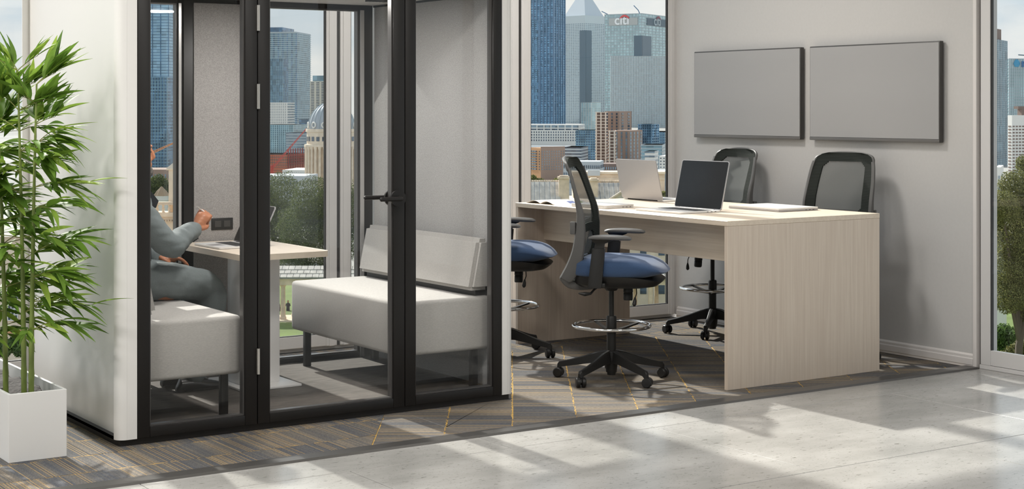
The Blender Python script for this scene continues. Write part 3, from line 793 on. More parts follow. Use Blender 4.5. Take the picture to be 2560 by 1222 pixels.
    for sg in (-1, 1): lw.box(-.193, -.162, sg*.225-.012, sg*.225+.012, .835, .905, .006)
    lw.box(-.170, -.162, -.225, .225, .84, .9, .004)
    lw.build('lumbar_support', M_greyp, t)
    NS, NZ = 48, 64; z0, z1 = .66, 1.253
    def P(i, j, off=0):
        s = -1+2*i/NS; z = z0+(z1-z0)*j/NZ; x, w = prof(z)
        x = lin(MPROF, z); return (x-.03+.03*s*s+off-.006, s*w*.985, z)
    def cell_border(i, j):
        s = -1+2*(i+.5)/NS; z = z0+(z1-z0)*(j+.5)/NZ
        up = abs(s/.71)**7+abs((z-1.04)/.158)**7; lo = abs(s/.66)**5+abs((z-.768)/.070)**5
        return up > 1 and lo > 1
    def sheet(test, th):
        g = G(); idx = {}
        def vid(i, j, k):
            if (i, j, k) not in idx: idx[(i, j, k)] = len(g.v); g.v.append(Vector(P(i, j, k*th)))
            return idx[(i, j, k)]
        T = [[test(i, j) for j in range(NZ)] for i in range(NS)]
        for i in range(NS):
            for j in range(NZ):
                if not T[i][j]: continue
                q = [(i, j), (i+1, j), (i+1, j+1), (i, j+1)]
                g.f.append([vid(a, b, 0) for a, b in q]); g.f.append([vid(a, b, 1) for a, b in q[::-1]]); g.m += [0, 0]
                for (a, b), (di, dj) in zip(zip(q, q[1:]+q[:1]), ((0, -1), (1, 0), (0, 1), (-1, 0))):
                    ii, jj = i+di, j+dj
                    if not (0 <= ii < NS and 0 <= jj < NZ and T[ii][jj]):
                        g.f.append([vid(*a, 0), vid(*a, 1), vid(*b, 1), vid(*b, 0)]); g.m.append(0)
        return g
    sheet(cell_border, .012).build('mesh_border', M_rib, t, ang=40)
    sheet(lambda i, j: not cell_border(i, j), .002).build('mesh_panel', M_mesh_c, t, ang=40)
    return t
def rib_mat():
    m = bpy.data.materials.new('ribbed_mesh'); m.use_nodes = True; t = m.node_tree; p = t.nodes['Principled BSDF']
    c = t.nodes.new('ShaderNodeTexCoord'); s = t.nodes.new('ShaderNodeSeparateXYZ'); t.links.new(c.outputs['Object'], s.inputs[0])
    a = t.nodes.new('ShaderNodeMath'); a.operation = 'MULTIPLY'; a.inputs[1].default_value = 2*pi/.0052; t.links.new(s.outputs['Z'], a.inputs[0])
    b = t.nodes.new('ShaderNodeMath'); b.operation = 'SINE'; t.links.new(a.outputs[0], b.inputs[0])
    r = t.nodes.new('ShaderNodeValToRGB'); r.color_ramp.elements[0].position = .3; r.color_ramp.elements[1].position = .75
    r.color_ramp.elements[0].color = S(54, 58, 55); r.color_ramp.elements[1].color = S(32, 34, 32)
    mr = t.nodes.new('ShaderNodeMapRange'); mr.inputs['From Min'].default_value = -1; t.links.new(b.outputs[0], mr.inputs[0]); t.links.new(mr.outputs[0], r.inputs[0])
    t.links.new(r.outputs[0], p.inputs['Base Color']); p.inputs['Roughness'].default_value = .95; p.inputs['Specular IOR Level'].default_value = .15
    bp_ = t.nodes.new('ShaderNodeBump'); bp_.inputs['Distance'].default_value = .001; bp_.inputs['Strength'].default_value = .4
    t.links.new(mr.outputs[0], bp_.inputs['Height']); t.links.new(bp_.outputs[0], p.inputs['Normal'])
    return m
M_rib = rib_mat()
def base_angle(world, rz): return world-rz
ch1 = make_chair('tall chair with blue seat and black mesh back fully visible before the desk', radians(55)+radians(47))
ch1.location = (5.42, 7.10, .0015); ch1.rotation_euler = (0, 0, radians(-47))
index_kids()
c2 = dup(ch1, (5.42, 8.2, .0015), radians(-45), 'tall blue seated chair partly hidden behind the right edge of the pod')
c3 = dup(ch1, (7.125, 8.2, .0015), radians(180), 'tall mesh back chair between the desk and the wall, seen behind the open black laptop')
c4 = dup(ch1, (7.05, 7.04, .0015), radians(196), 'tall mesh back chair between desk and wall, behind the closed silver laptop')
def turn_base(ch, world_deg):
    a = radians(world_deg)-ch.rotation_euler.z-(radians(55)+radians(47))
    for o in bpy.data.objects:
        if o.parent == ch and o.name.split('.')[0] in ('base_leg', 'base_hub'): o.rotation_euler = (0, 0, a)
turn_base(c2, 16); turn_base(c3, 148); turn_base(c4, 148)

# ================================================================== PLANTER AND BAMBOO
pt = thing('planter', 'long white rectangular planter box beside the pod', 'planter', (2.108, 6.87, 0))
M = Matrix.Translation(-pt.location)
px0, px1, py0, py1, pzt, wt = 1.981, 2.235, 6.87, 8.75, .298, .013
g = G().box(px0, px1, py0, py0+wt, .0015, pzt, .002, M=M); g.box(px0, px1, py1-wt, py1, .0015, pzt, .002, M=M)
g.box(px0, px0+wt, py0+wt, py1-wt, .0015, pzt, .002, M=M); g.box(px1-wt, px1, py0+wt, py1-wt, .0015, pzt, .002, M=M)
g.box(px0+wt, px1-wt, py0+wt, py1-wt, .0015, .05, M=M)
g.build('planter_box', M_planter, pt, smooth=False)
NXs, NYs = 10, 60; vs = []; fs = []
for j in range(NYs+1):
    for i in range(NXs+1):
        x = px0+wt+(px1-px0-2*wt)*i/NXs; y = py0+wt+(py1-py0-2*wt)*j/NYs
        n = mnoise.noise(Vector((x*14, y*11, .3)))*.022+mnoise.noise(Vector((x*40, y*30, 2)))*.010
        vs.append((x, y, .248+n))
for j in range(NYs):
    for i in range(NXs): a = j*(NXs+1)+i; fs.append([a, a+1, a+NXs+2, a+NXs+1])
so = G().add(vs, fs, M=M).build('bark_mulch', M_soil, pt, stuff=True)

def leaf_mat():
    m = bpy.data.materials.new('bamboo_leaf'); m.use_nodes = True; t = m.node_tree; p = t.nodes['Principled BSDF']
    oi = t.nodes.new('ShaderNodeObjectInfo'); r = t.nodes.new('ShaderNodeValToRGB')
    r.color_ramp.elements[0].color = S(80, 112, 40); r.color_ramp.elements[1].color = S(158, 184, 78)
    e = r.color_ramp.elements.new(.6); e.color = S(108, 142, 54)
    t.links.new(oi.outputs['Random'], r.inputs[0]); t.links.new(r.outputs[0], p.inputs['Base Color']); p.inputs['Roughness'].default_value = .55; p.inputs['Specular IOR Level'].default_value = .3
    tl = t.nodes.new('ShaderNodeBsdfTranslucent'); t.links.new(r.outputs[0], tl.inputs[0]); ms = t.nodes.new('ShaderNodeMixShader'); ms.inputs[0].default_value = .35
    t.links.new(p.outputs[0], ms.inputs[1]); t.links.new(tl.outputs[0], ms.inputs[2]); t.links.new(ms.outputs[0], t.nodes['Material Output'].inputs[0])
    return m
M_leaf = leaf_mat()
M_culm = mat('bamboo_culm', S(116, 132, 62), .45, noise=((30, 30, 8), .25, 3))
M_twig = mat('bamboo_twig', S(128, 132, 70), .5)
def leaf_mesh(k):
    """a folded, drooping lanceolate leaf of unit length along +x"""
    rnd = random.Random(k); vs = []; fs = []; n = 7
    droop = (.06, .16, .28, .2)[k]; wmax = (.092, .108, .098, .085)[k]
    for i in range(n+1):
        s = i/n; w = wmax*(sin(pi*min(1, s**.72)))**.9 if 0 < i < n else .004
        z = .06*s-droop*s*s; tw = .35*s*(1 if k % 2 else -1)
        for q in (-1, 0, 1): vs.append((s-.03*s*s*droop, q*w*cos(tw), z+abs(q)*w*.32+q*w*sin(tw)*.5))
    for i in range(n):
        for q in (0, 1): a = i*3+q; fs.append([a, a+1, a+4, a+3])
    me = bpy.data.meshes.new('leaf'); me.from_pydata(vs, [], fs); me.materials.append(M_leaf)
    me.polygons.foreach_set('use_smooth', [True]*len(me.polygons)); return me
LEAF = [leaf_mesh(k) for k in range(4)]
def bamboo(label, x, y, top, lean, seed, nodes, side, zlow):
    rnd = random.Random(seed); t = thing('bamboo_plant', label, 'plant', (x, y, .235), 0)
    H = top-.235; cul = G(); pts = []; rr = []
    def cp(h): return Vector((lean[0]*(h/H)**1.6, lean[1]*(h/H)**1.6, h))
    n = 48
    for i in range(n+1):
        h = H*i/n; pts.append(cp(h)); r = .0125*(1-.72*(i/n)); rr.append(r*1.16 if i % 4 == 0 and i else r)
    cul.tube(pts, rr, 10).build('culm', M_culm, t, ang=60)
    tw = G(); cnt = 0
    def leaf(p, d, L):
        nonlocal cnt
        if cnt >= 290: return
        cnt += 1
        o = bpy.data.objects.new('leaf', LEAF[rnd.randrange(4)]); COL.objects.link(o); o.parent = t
        d = d.normalized(); up = Vector((rnd.uniform(-.45, .45), rnd.uniform(-.45, .45), 1)); sd = up.cross(d).normalized(); up = d.cross(sd)
        R = Matrix((d, sd, up)).transposed().to_4x4()
        o.matrix_local = Matrix.Translation(p) @ R @ Matrix.Diagonal((L, L*rnd.uniform(.85, 1.2), L, 1))
    for k in range(nodes):
        h = (zlow-.235)+(H-(zlow-.235))*(k/(nodes-1))**.9; b0 = cp(h); frac = k/(nodes-1)
        nb = rnd.choice((2, 3, 3)) if k < nodes-1 else 3
        for b in range(nb):
            a = rnd.uniform(0, 2*pi) if rnd.random() > side[1] else side[0]+rnd.uniform(-.8, .8)
            el = rnd.uniform(.12, .6)+.5*frac**3; L = rnd.uniform(.12, .26)*(1.1-.45*frac)
            d = Vector((cos(a)*cos(el), sin(a)*cos(el), sin(el)))
            P = [b0]
            for s in range(1, 6):
                q = s/5; P.append(b0+d*(L*q)+Vector((0, 0, -.10*L*q*q*4*.5)))
            tw.tube(P, [.0026, .0022, .0019, .0016, .0013, .001], 5)
            nl = rnd.randint(7, 10)
            for i in range(nl):
                q = .35+.65*i/(nl-1); f = q*5; i0 = min(4, int(f)); p = P[i0].lerp(P[i0+1], f-i0)
                sg = 1 if i % 2 else -1; yaw = a+sg*rnd.uniform(.25, .85)*(1.15-q*.55)
                ele = rnd.uniform(-.5, .35)+(.95*frac if frac > .75 else 0)
                leaf(p, Vector((cos(yaw)*cos(ele), sin(yaw)*cos(ele), sin(ele))), rnd.uniform(.115, .205))
    tw.build('branches', M_twig, t, stuff=True)
    return t
bamboo('bamboo culm with leafy crown nearest the pod wall in the planter', 2.118, 7.0, 1.64, (.03, .02), 11, 12, (-.5, .55), .55)
bamboo('bamboo culm just left of the one nearest the pod wall', 2.104, 7.06, 1.70, (-.02, .03), 23, 12, (-.2, .35), .62)
bamboo('bamboo culm standing apart at the left edge of the picture', 2.052, 7.16, 1.55, (-.03, .03), 5, 12, (2.5, .3), .5)
bamboo('bamboo culm cut by the left edge of the picture', 2.01, 7.3, 1.6, (-.02, .02), 44, 11, (.2, .5), .5)
bamboo('bamboo culm at the back of the planter behind the other stems', 2.07, 7.5, 1.6, (.0, .05), 31, 11, (0, .2), .6)
# ================================================================== SEATED MAN
M_skin = mat('skin', S(176, 116, 84), .5, noise=((30,)*3, .06, 3))
M_suit = mat('suit_grey', S(112, 120, 121), .85, noise=((300,)*3, .08, 2), bump=(26, .25))
M_shirt = mat('dark_shirt', S(24, 27, 34), .8)
M_hair = mat('grey_hair', S(92, 88, 84), .8, noise=((300, 300, 60), .3, 2))
M_shoe = mat('black_shoe', S(22, 21, 21), .3)
pr_ = thing('person', 'man in a grey suit seated on the left pod bench holding a pen', 'person', (2.8, 7.87, PZF))
PM = Matrix.Translation(-Vector((2.8, 7.87, PZF)))
def capsule_chain(g, pts, rad, n=14, sx=1.0):
    pts = [Vector(p) for p in pts]
    # densify with catmull-rom
    P = []; R = []
    for i in range(len(pts)-1):
        p0 = pts[max(0, i-1)]; p1 = pts[i]; p2 = pts[i+1]; p3 = pts[min(len(pts)-1, i+2)]
        for s in range(5):
            t = s/5
            P.append(.5*((2*p1)+(p2-p0)*t+(2*p0-5*p1+4*p2-p3)*t*t+(3*p1-p0-3*p2+p3)*t**3)); R.append(rad[i]+(rad[i+1]-rad[i])*t)
    P.append(pts[-1]); R.append(rad[-1])
    g.tube(P, R, n, sx=sx); g.ell(P[0], (R[0],)*3, 12, 8); g.ell(P[-1], (R[-1],)*3, 12, 8)
def remeshed(g, name, m, parent, vox, smooth_it=4, wrinkle=None):
    g.v = [PM @ p for p in g.v]
    o = g.build(name, m, parent)
    md = o.modifiers.new('r', 'REMESH'); md.mode = 'VOXEL'; md.voxel_size = vox; md.use_smooth_shade = True
    ms = o.modifiers.new('s', 'SMOOTH'); ms.factor = .5; ms.iterations = smooth_it
    dg = bpy.context.evaluated_depsgraph_get(); ev = o.evaluated_get(dg)
    me = bpy.data.meshes.new_from_object(ev); old = o.data; o.modifiers.clear(); o.data = me; bpy.data.meshes.remove(old)
    me.name = name
    if not me.materials: me.materials.append(m)
    if wrinkle:
        a, f = wrinkle
        nn = [v.normal.copy() for v in me.vertices]
        for v, q in zip(me.vertices, nn):
            c = v.co; w = mnoise.noise(Vector((c.x*f, c.y*f, c.z*f*1.6)))+.5*mnoise.noise(Vector((c.x*f*2.3+3, c.y*f*2.3, c.z*f*3)))
            v.co = c+q*(w*a)
    me.polygons.foreach_set('use_smooth', [True]*len(me.polygons))
    return o
HC = Vector((2.906, 7.86, 1.295))            # head centre, facing +x
ELR, WRR, HDR = Vector((3.0, 7.6, .84)), Vector((3.195, 7.755, .905)), Vector((3.26, 7.80, .958))
SHR = Vector((2.825, 7.675, 1.06)); SHL = Vector((2.825, 8.05, 1.06)); ELL, WRL = Vector((2.93, 8.12, .84)), Vector((3.08, 8.0, .745))
g = G()
# head: skull, jaw, face features, neck
g.ell(HC+Vector((-.008, 0, .03)), (.096, .076, .096), 24, 16)
g.ell(HC+Vector((.022, 0, -.035)), (.070, .060, .085), 20, 14)
g.ell(HC+Vector((.054, 0, -.086)), (.036, .036, .032), 16, 10)
g.tube([HC+Vector((.083, 0, .035)), HC+Vector((.098, 0, .008)), HC+Vector((.106, 0, -.016)), HC+Vector((.094, 0, -.026))], [.010, .012, .013, .012], 12)
g.ell(HC+Vector((.086, .0, -.052)), (.012, .024, .008), 12, 8); g.ell(HC+Vector((.083, 0, -.066)), (.013, .021, .008), 12, 8)
g.ell(HC+Vector((.08, 0, .042)), (.014, .05, .010), 14, 8)
for sg in (-1, 1):
    g.ell(HC+Vector((-.005, sg*.078, -.01)), (.022, .010, .032), 12, 8)
    g.ell(HC+Vector((.06, sg*.04, -.025)), (.022, .02, .022), 12, 8)
capsule_chain(g, [(2.87, 7.86, 1.07), (2.895, 7.86, 1.15), (2.912, 7.86, 1.23)], [.062, .056, .058], 18)
# torso and limbs inside the clothes
capsule_chain(g, [(2.80, 7.865, .66), (2.785, 7.865, .82), (2.80, 7.86, .98), (2.825, 7.86, 1.07)], [.12, .115, .125, .09], 18, 1.15)
for sh, el, wr in ((SHR, ELR, WRR), (SHL, ELL, WRL)):
    capsule_chain(g, [sh.lerp(Vector((2.82, 7.86, 1.06)), .5), sh, el, wr], [.06, .055, .040, .027], 12)
for y in (7.765, 7.975):
    capsule_chain(g, [(2.82, y, .64), (3.05, y-.01, .62), (3.29, y-.012, .575), (3.265, y, .35), (3.20, y, .13)], [.085, .08, .056, .046, .034], 12)
# right hand closed round a pen, raised; fingers as chains
def hand(base, d, nrm, scale=1.0, curl=1.0):
    d = d.normalized(); nrm = (nrm-d*nrm.dot(d)).normalized(); sd = d.cross(nrm)
    for q in range(5):   # palm
        s = q/4; c = base+d*(.085*scale*s)
        g.ell(c+sd*0, (.026*scale+.006*s, .026*scale+.006*s, .022*scale), 12, 8)
    for i in range(4):
        o_ = (i-1.5)*.019*scale; L = (.085, .095, .088, .068)[i]*scale
        k = base+d*(.095*scale)+sd*o_+nrm*.008
        a = radians(50)*curl; b = radians(115)*curl; c_ = radians(165)*curl
        dirs = [d*cos(x)-nrm*sin(x) for x in (a*.7, b*.9, c_)]
        P = [base+d*(.05*scale)+sd*o_*.8, k]; 
        for dv, ln in zip(dirs, (.45, .32, .23)): P.append(P[-1]+dv*(L*ln))
        capsule_chain(g, P, [.0115*scale, .0105*scale, .0095*scale, .0085*scale, .0075*scale], 10)
    P = [base+d*.02*scale+sd*.026*scale, base+d*.05*scale+sd*.042*scale-nrm*.015, base+d*.08*scale+sd*.034*scale-nrm*.032, base+d*.10*scale+sd*.015*scale-nrm*.036]
    capsule_chain(g, P, [.014*scale, .0125*scale, .011*scale, .009*scale], 10)
hd = (HDR-WRR).normalized()
hand(WRR+hd*.0, Vector((.62, .28, .62)), Vector((-.25, -.75, .45)), 1.0)
hand(WRL, Vector((.9, -.2, -.12)), Vector((.1, 0, 1)), 1.0, .3)
body = remeshed(g, 'body', M_skin, pr_, .0055, 3)
# eyes
e = G()
for sg in (-1, 1): e.ell(HC+Vector((.072, sg*.034, .013)), (.010, .013, .008), 10, 8)
e.v = [PM @ p for p in e.v]; e.build('eye', mat('eye_dark', S(40, 34, 30), .2), pr_)
# beard + hair
g = G(); g.ell(HC+Vector((.062, 0, -.090)), (.042, .042, .036), 18, 12); g.ell(HC+Vector((.03, .036, -.075)), (.04, .03, .034), 14, 10); g.ell(HC+Vector((.03, -.036, -.075)), (.04, .03, .034), 14, 10)
remeshed(g, 'beard', M_hair, pr_, .006, 3, (.002, 60))
g = G()
g.ell(HC+Vector((-.022, 0, .046)), (.096, .083, .096), 24, 16); g.ell(HC+Vector((-.05, 0, -.0)), (.06, .08, .075), 18, 12)
remeshed(g, 'hair', M_hair, pr_, .007, 3, (.003, 50))
# jacket
g = G()
rings = []
for z, cx, rx, ry in ((.60, 2.80, .155, .205), (.70, 2.79, .15, .195), (.82, 2.80, .15, .19), (.95, 2.815, .16, .205), (1.04, 2.84, .15, .20), (1.09, 2.86, .118, .15), (1.12, 2.875, .085, .09)):
    rings.append([(cx+rx*cos(2*pi*j/28), 7.862+ry*sin(2*pi*j/28), z) for j in range(28)])
g.ring(rings)
for sh, el, wr in ((SHR, ELR, WRR), (SHL, ELL, WRL)):
    mid = sh.lerp(el, .5)+Vector((-.012, 0, .0)); m2 = el.lerp(wr, .5)
    capsule_chain(g, [sh+Vector((0, 0, -.005)), mid, el, m2, wr-(wr-el).normalized()*.012], [.085, .073, .066, .056, .046], 18)
    # open cuff
    d = (wr-el).normalized(); g.tube([wr-d*.06, wr+d*.004], [.047, .043], 18)
jk = remeshed(g, 'jacket', M_suit, pr_, .009, 4, (.006, 13))
# cuff buttons
bt = G()
dw = (WRR-ELR).normalized(); sdv = dw.cross(Vector((0, 0, 1))).normalized()
for i in range(4):
    c = WRR-dw*(.022+.014*i)+sdv*.03+Vector((0, 0, -.04)); bt.ell(c, (.006, .006, .006), 10, 6)
bt.v = [PM @ p for p in bt.v]; bt.build('cuff_button', M_dark, jk)
# shirt and collar
g = G()
rings = [[(2.885+r*cos(2*pi*j/20)*1.05, 7.86+r*sin(2*pi*j/20), z) for j in range(20)] for z, r in ((1.05, .088), (1.10, .078), (1.135, .070), (1.15, .068))]
g.ring(rings)
for ya, yb in ((7.79, 7.815), (7.905, 7.93)): g.prism([(2.955, 1.02), (2.945, 1.105), (2.97, 1.11), (3.014, 1.055), (3.0, 1.02)], ya, yb, 'y')
g.box(2.88, 2.985, 7.80, 7.92, .72, 1.06, .02)
g.v = [PM @ p for p in g.v]; g.build('shirt', M_shirt, pr_)
# trousers
g = G()
g.ell((2.80, 7.865, .66), (.155, .19, .115), 24, 14)
for y in (7.765, 7.975):
    capsule_chain(g, [(2.82, y, .655), (3.05, y-.01, .64), (3.285, y-.012, .585), (3.265, y, .38), (3.205, y, .16)], [.105, .098, .074, .07, .062], 18)
remeshed(g, 'trousers', M_suit, pr_, .01, 4, (.006, 12))
for y in (7.765, 7.975):
    s = G(); rings = []
    for x, w, h in ((3.10, .02, .03), (3.12, .034, .07), (3.19, .037, .075), (3.25, .04, .055), (3.32, .042, .042), (3.345, .03, .034), (3.36, .01, .02)):
        rings.append([(x, y+w*cos(2*pi*j/14), PZF+.002+h*(.5+.5*sin(2*pi*j/14))) for j in range(14)])
    s.ring(rings); s.v = [PM @ p for p in s.v]; s.build('shoe', M_shoe, pr_)
pn = thing('pen', 'white pen held in the raised hand of the seated man', 'pen', tuple(HDR+Vector((-.005, -.01, .035))))
G().tube([(-.035, -.01, .025), (-.03, -.009, .022), (.05, .012, -.03), (.062, .015, -.038)], [.003, .0045, .0045, .001], 12).build('barrel', M_tablewhite, pn)
G().tube([(-.034, -.014, .027), (-.01, -.008, .0115)], .0012, 6).build('clip', M_steel, pn)
# ================================================================== THE CITY OUTSIDE
GZ = -22.0
def facade_mat(name, col, rough, metal, cell, amt):
    m = mat(name, col, rough, metal); t = m.node_tree; p = t.nodes['Principled BSDF']; N = t.nodes.new; L = t.links.new
    c = N('ShaderNodeTexCoord'); d = N('ShaderNodeVectorMath'); d.operation = 'DIVIDE'; d.inputs[1].default_value = cell; L(c.outputs['Object'], d.inputs[0])
    a = N('ShaderNodeVectorMath'); a.operation = 'ADD'; a.inputs[1].default_value = (.37, .37, .13); L(d.outputs[0], a.inputs[0])
    fl_ = N('ShaderNodeVectorMath'); fl_.operation = 'FLOOR'; L(a.outputs[0], fl_.inputs[0])
    w = N('ShaderNodeTexWhiteNoise'); w.noise_dimensions = '3D'; L(fl_.outputs[0], w.inputs['Vector'])
    r = N('ShaderNodeValToRGB'); r.color_ramp.elements[0].color = tuple(x*(1-amt) for x in col[:3])+(1,); r.color_ramp.elements[1].color = tuple(min(1, x*(1+amt)) for x in col[:3])+(1,)
    L(w.outputs['Value'], r.inputs[0]); L(r.outputs[0], p.inputs['Base Color']); return m
M_lawn = mat('lawn', S(104, 122, 58), .95, noise=((.25, .25, .25), .25, 6))
M_stone = mat('pale_stone', S(232, 216, 194), .85, noise=((.9,)*3, .12, 5))
M_stone2 = mat('weathered_stone', S(222, 202, 178), .88, noise=((.8,)*3, .25, 6))
M_slate = mat('grey_slate', S(196, 190, 180), .8, noise=((1.5, 1.5, .4), .2, 5))
M_slateb = mat('blue_slate', S(112, 124, 138), .75, noise=((2,)*3, .15, 3))
M_bw = mat('white_concrete', S(236, 234, 228), .7)
M_bgrey = mat('grey_facade', S(190, 196, 200), .6)
M_bsteel = mat('steel_facade', S(176, 188, 194), .45, .1)
M_gblue = facade_mat('blue_glass_facade', S(120, 164, 194), .2, .25, (2.4, 2.4, 3.2), 0.38)
M_gblued = facade_mat('dark_blue_glass', S(86, 122, 152), .22, .2, (2.2, 2.2, 3.0), 0.45)
M_ggreen = facade_mat('green_glass_facade', S(182, 208, 212), .25, .15, (3.2, 3.2, 4.2), 0.18)
M_gteal = facade_mat('teal_glass_facade', S(122, 154, 168), .25, .2, (2.6, 2.6, 3.4), 0.35)
M_win = facade_mat('dark_window', S(76, 92, 108), .2, 0, (1.6, 1.6, 2.0), 0.5)
M_winl = facade_mat('pale_window', S(126, 146, 160), .22, 0, (2.0, 2.0, 2.6), 0.35)
M_brick = mat('brown_brick', S(162, 138, 124), .85)
M_brickd = mat('dark_brown_brick', S(128, 110, 102), .85)
M_bricko = mat('orange_brick', S(206, 158, 116), .85)
M_orange = mat('orange_cladding', S(222, 120, 80), .7)
M_craner = mat('crane_red', S(198, 74, 62), .6)
M_craneo = mat('crane_orange', S(226, 160, 100), .6)
M_wframe = mat('white_sash', S(240, 238, 232), .6)
M_city = mat('pale_city_ground', S(158, 156, 150), .9, noise=((.02, .02, .02), .25, 6))
gnd = G().box(-2500, 5200, 12, 6000, GZ-2, GZ).build('ground', M_city, smooth=False)
struct(gnd)
lw_ = G(); lw_.box(-90, 140, 0, 118, 0, .06)
lawn = lw_.build('lawn', M_lawn, smooth=False); struct(lawn, 'green park lawn spread around the colonnade', 'lawn'); lawn.location = at(900, HY, 118); lawn.location.z = GZ; lawn.rotation_euler = (0, 0, -TH)

def grid_box(root, name, m, wl, wr, H, p, zs, hs):
    g = G()
    for z in zs: g.box(-p, wl+p, -p, wr+p, z, z+hs)
    return g.build(name, m, root, smooth=False, stuff=True)
def bld(name, label, uL, uC, uR, vt, D, alpha=18, body=M_gblue, depth=None, zb=GZ, floors=0, band=None, bh=.3, bp_=.25, nf=0, nr=0, mw=.5, mm=None, mp_=.3, win=None, group=None, cat='building', roof=None, vb=None):
    """a block with its near corner at (uC, D); left face uL..uC, right face uC..uR; built in metres on the ground"""
    al = radians(alpha); c = at(uC, HY, D); c.z = zb
    exd = RT*cos(al)-FW*sin(al); eyd = RT*sin(al)+FW*cos(al)
    # solve face lengths so the far ends of both faces project to uL and uR
    def reach(u, d0):
        k = (u-CX)/FPX
        p = Vector((c.x, c.y, 0)); a = d0.dot(RT)-k*d0.dot(FW); b = k*p.dot(FW)-p.dot(RT)
        return b/a
    wl = reach(uL, -exd); wr = depth if depth else reach(uR, eyd)
    H = zat(vt, D)-zb
    t = thing(name, label, cat, c-exd*wl, atan2(exd.y, exd.x), group)
    G().box(0, wl, 0, wr, 0, H).build('facade', body, t, smooth=False)
    if floors and band:
        fh = H/floors; grid_box(t, 'floor_bands', band, wl, wr, H, bp_, [fh*(i+1)-fh*bh for i in range(floors)], fh*bh)
    if nf and mm:
        g = G()
        for i in range(nf+1): x = wl*i/nf; g.box(x-mw/2, x+mw/2, -mp_, .0, 0, H)
        if nr:
            for i in range(nr+1): y = wr*i/nr; g.box(wl, wl+mp_, y-mw/2, y+mw/2, 0, H)
        g.build('mullions', mm, t, smooth=False, stuff=True)
    for wn_ in ([] if not win else win if isinstance(win, list) else [win]):
        nx, ny, fw_, fh_, wm, nyr, z0, z1 = wn_
        g = G(); z0 *= H; z1 *= H
        for i in range(nx):
            for j in range(ny):
                x = wl*(i+.5)/nx; z = z0+(z1-z0)*(j+.5)/ny; a = wl/nx*fw_/2; b = (z1-z0)/ny*fh_/2
                g.box(x-a, x+a, -.12, .05, z-b, z+b)
        for i in range(nyr):
            for j in range(ny):
                y = wr*(i+.5)/nyr; z = z0+(z1-z0)*(j+.5)/ny; a = wr/nyr*fw_/2; b = (z1-z0)/ny*fh_/2
                g.box(wl-.05, wl+.12, y-a, y+a, z-b, z+b)
        g.build('windows', wm, t, smooth=False, stuff=True)
    if roof: 
        for (xa, xb, ya, yb, h, m) in roof:
            G().box(wl*xa, wl*xb, wr*ya, wr*yb, H, H+h).build('roof_plant', m, t, smooth=False)
    t['dims'] = (wl, wr, H)
    return t, wl, wr, H

# ---- behind the pod, left slot
bld('glass_tower', 'tall pale blue glass tower seen at left through the pod above the seated man', 300, 422, 430, -70, 700, 6, facade_mat('pale_blue_glass', S(158, 196, 220), .25, .15, (2.2, 2.2, 1.8), 0.16), 40, floors=64, band=M_gblued, bh=.16, bp_=.2, nf=6, mm=M_gblued, mw=.3)
bld('glass_tower', 'darker blue vertical ribbed tower in front of the pale one, seen through the pod', 300, 418, 424, 192, 560, 6, M_gblued, 30, floors=30, band=M_gblue, bh=.25, nf=16, mm=M_gteal, mw=.3)
bld('office_block', 'small white latticed tower right of the blue towers seen through the pod', 423, 441, 460, 226, 640, 10, M_bw, 20, win=(4, 30, .6, .5, M_winl, 3, 0, 1))
bld('office_block', 'low white block with slit windows above the stone pier', 407, 452, 470, 384, 620, 8, M_bw, 14, win=(6, 8, .5, .6, M_win, 3, .2, .78))
def crane(label, u0, v0, u1, v1, D, m, umast, vmast, seg=14):
    t = thing('tower_crane', label, 'crane', at(umast, HY, D)*1.0)
    t.location.z = GZ; M = Matrix.Translation(-t.location)
    a, b = at(u0, v0, D), at(u1, v1, D); g = G(); w = 1.0 if D > 600 else .6
    up = Vector((0, 0, 1)); sd = FW
    A = [(up*w), (-up*w*.5+sd*w*.6), (-up*w*.5-sd*w*.6)]
    for o in A: g.tube([a+o, b+o*.4], [.18*w, .14*w], 5, M=M)
    for i in range(seg):
        p, q = a.lerp(b, i/seg), a.lerp(b, (i+1)/seg)
        for k in range(3): g.tube([p+A[k]*(1-.6*i/seg), q+A[(k+1) % 3]*(1-.6*i/seg)], .1*w, 4, M=M)
    g.build('jib', m, t, smooth=False)
    mz = zat(vmast, D); c = at(umast, HY, D); g = G()
    for sx, sy in ((-1, -1), (1, -1), (1, 1), (-1, 1)):
        g.tube([Vector((c.x+sx*w*.6, c.y+sy*w*.6, GZ)), Vector((c.x+sx*w*.6, c.y+sy*w*.6, mz))], .16*w, 4, M=M)
    nb = 14
    for i in range(nb):
        z = GZ+(mz-GZ)*i/nb; z2 = GZ+(mz-GZ)*(i+1)/nb; s = 1 if i % 2 else -1
        g.tube([Vector((c.x-s*w*.6, c.y-w*.6, z)), Vector((c.x+s*w*.6, c.y-w*.6, z2))], .1*w, 4, M=M)
        g.tube([Vector((c.x-w*.6, c.y-s*w*.6, z)), Vector((c.x-w*.6, c.y+s*w*.6, z2))], .1*w, 4, M=M)
    g.build('mast', m, t, smooth=False)
    return t
crane('orange crane jib rising to the right above the seated man', 360, 392, 436, 357, 520, M_craneo, 364, 380)
crane('red crane jib leaning right in front of the orange building', 678, 424, 766, 322, 540, M_craner, 680, 412)

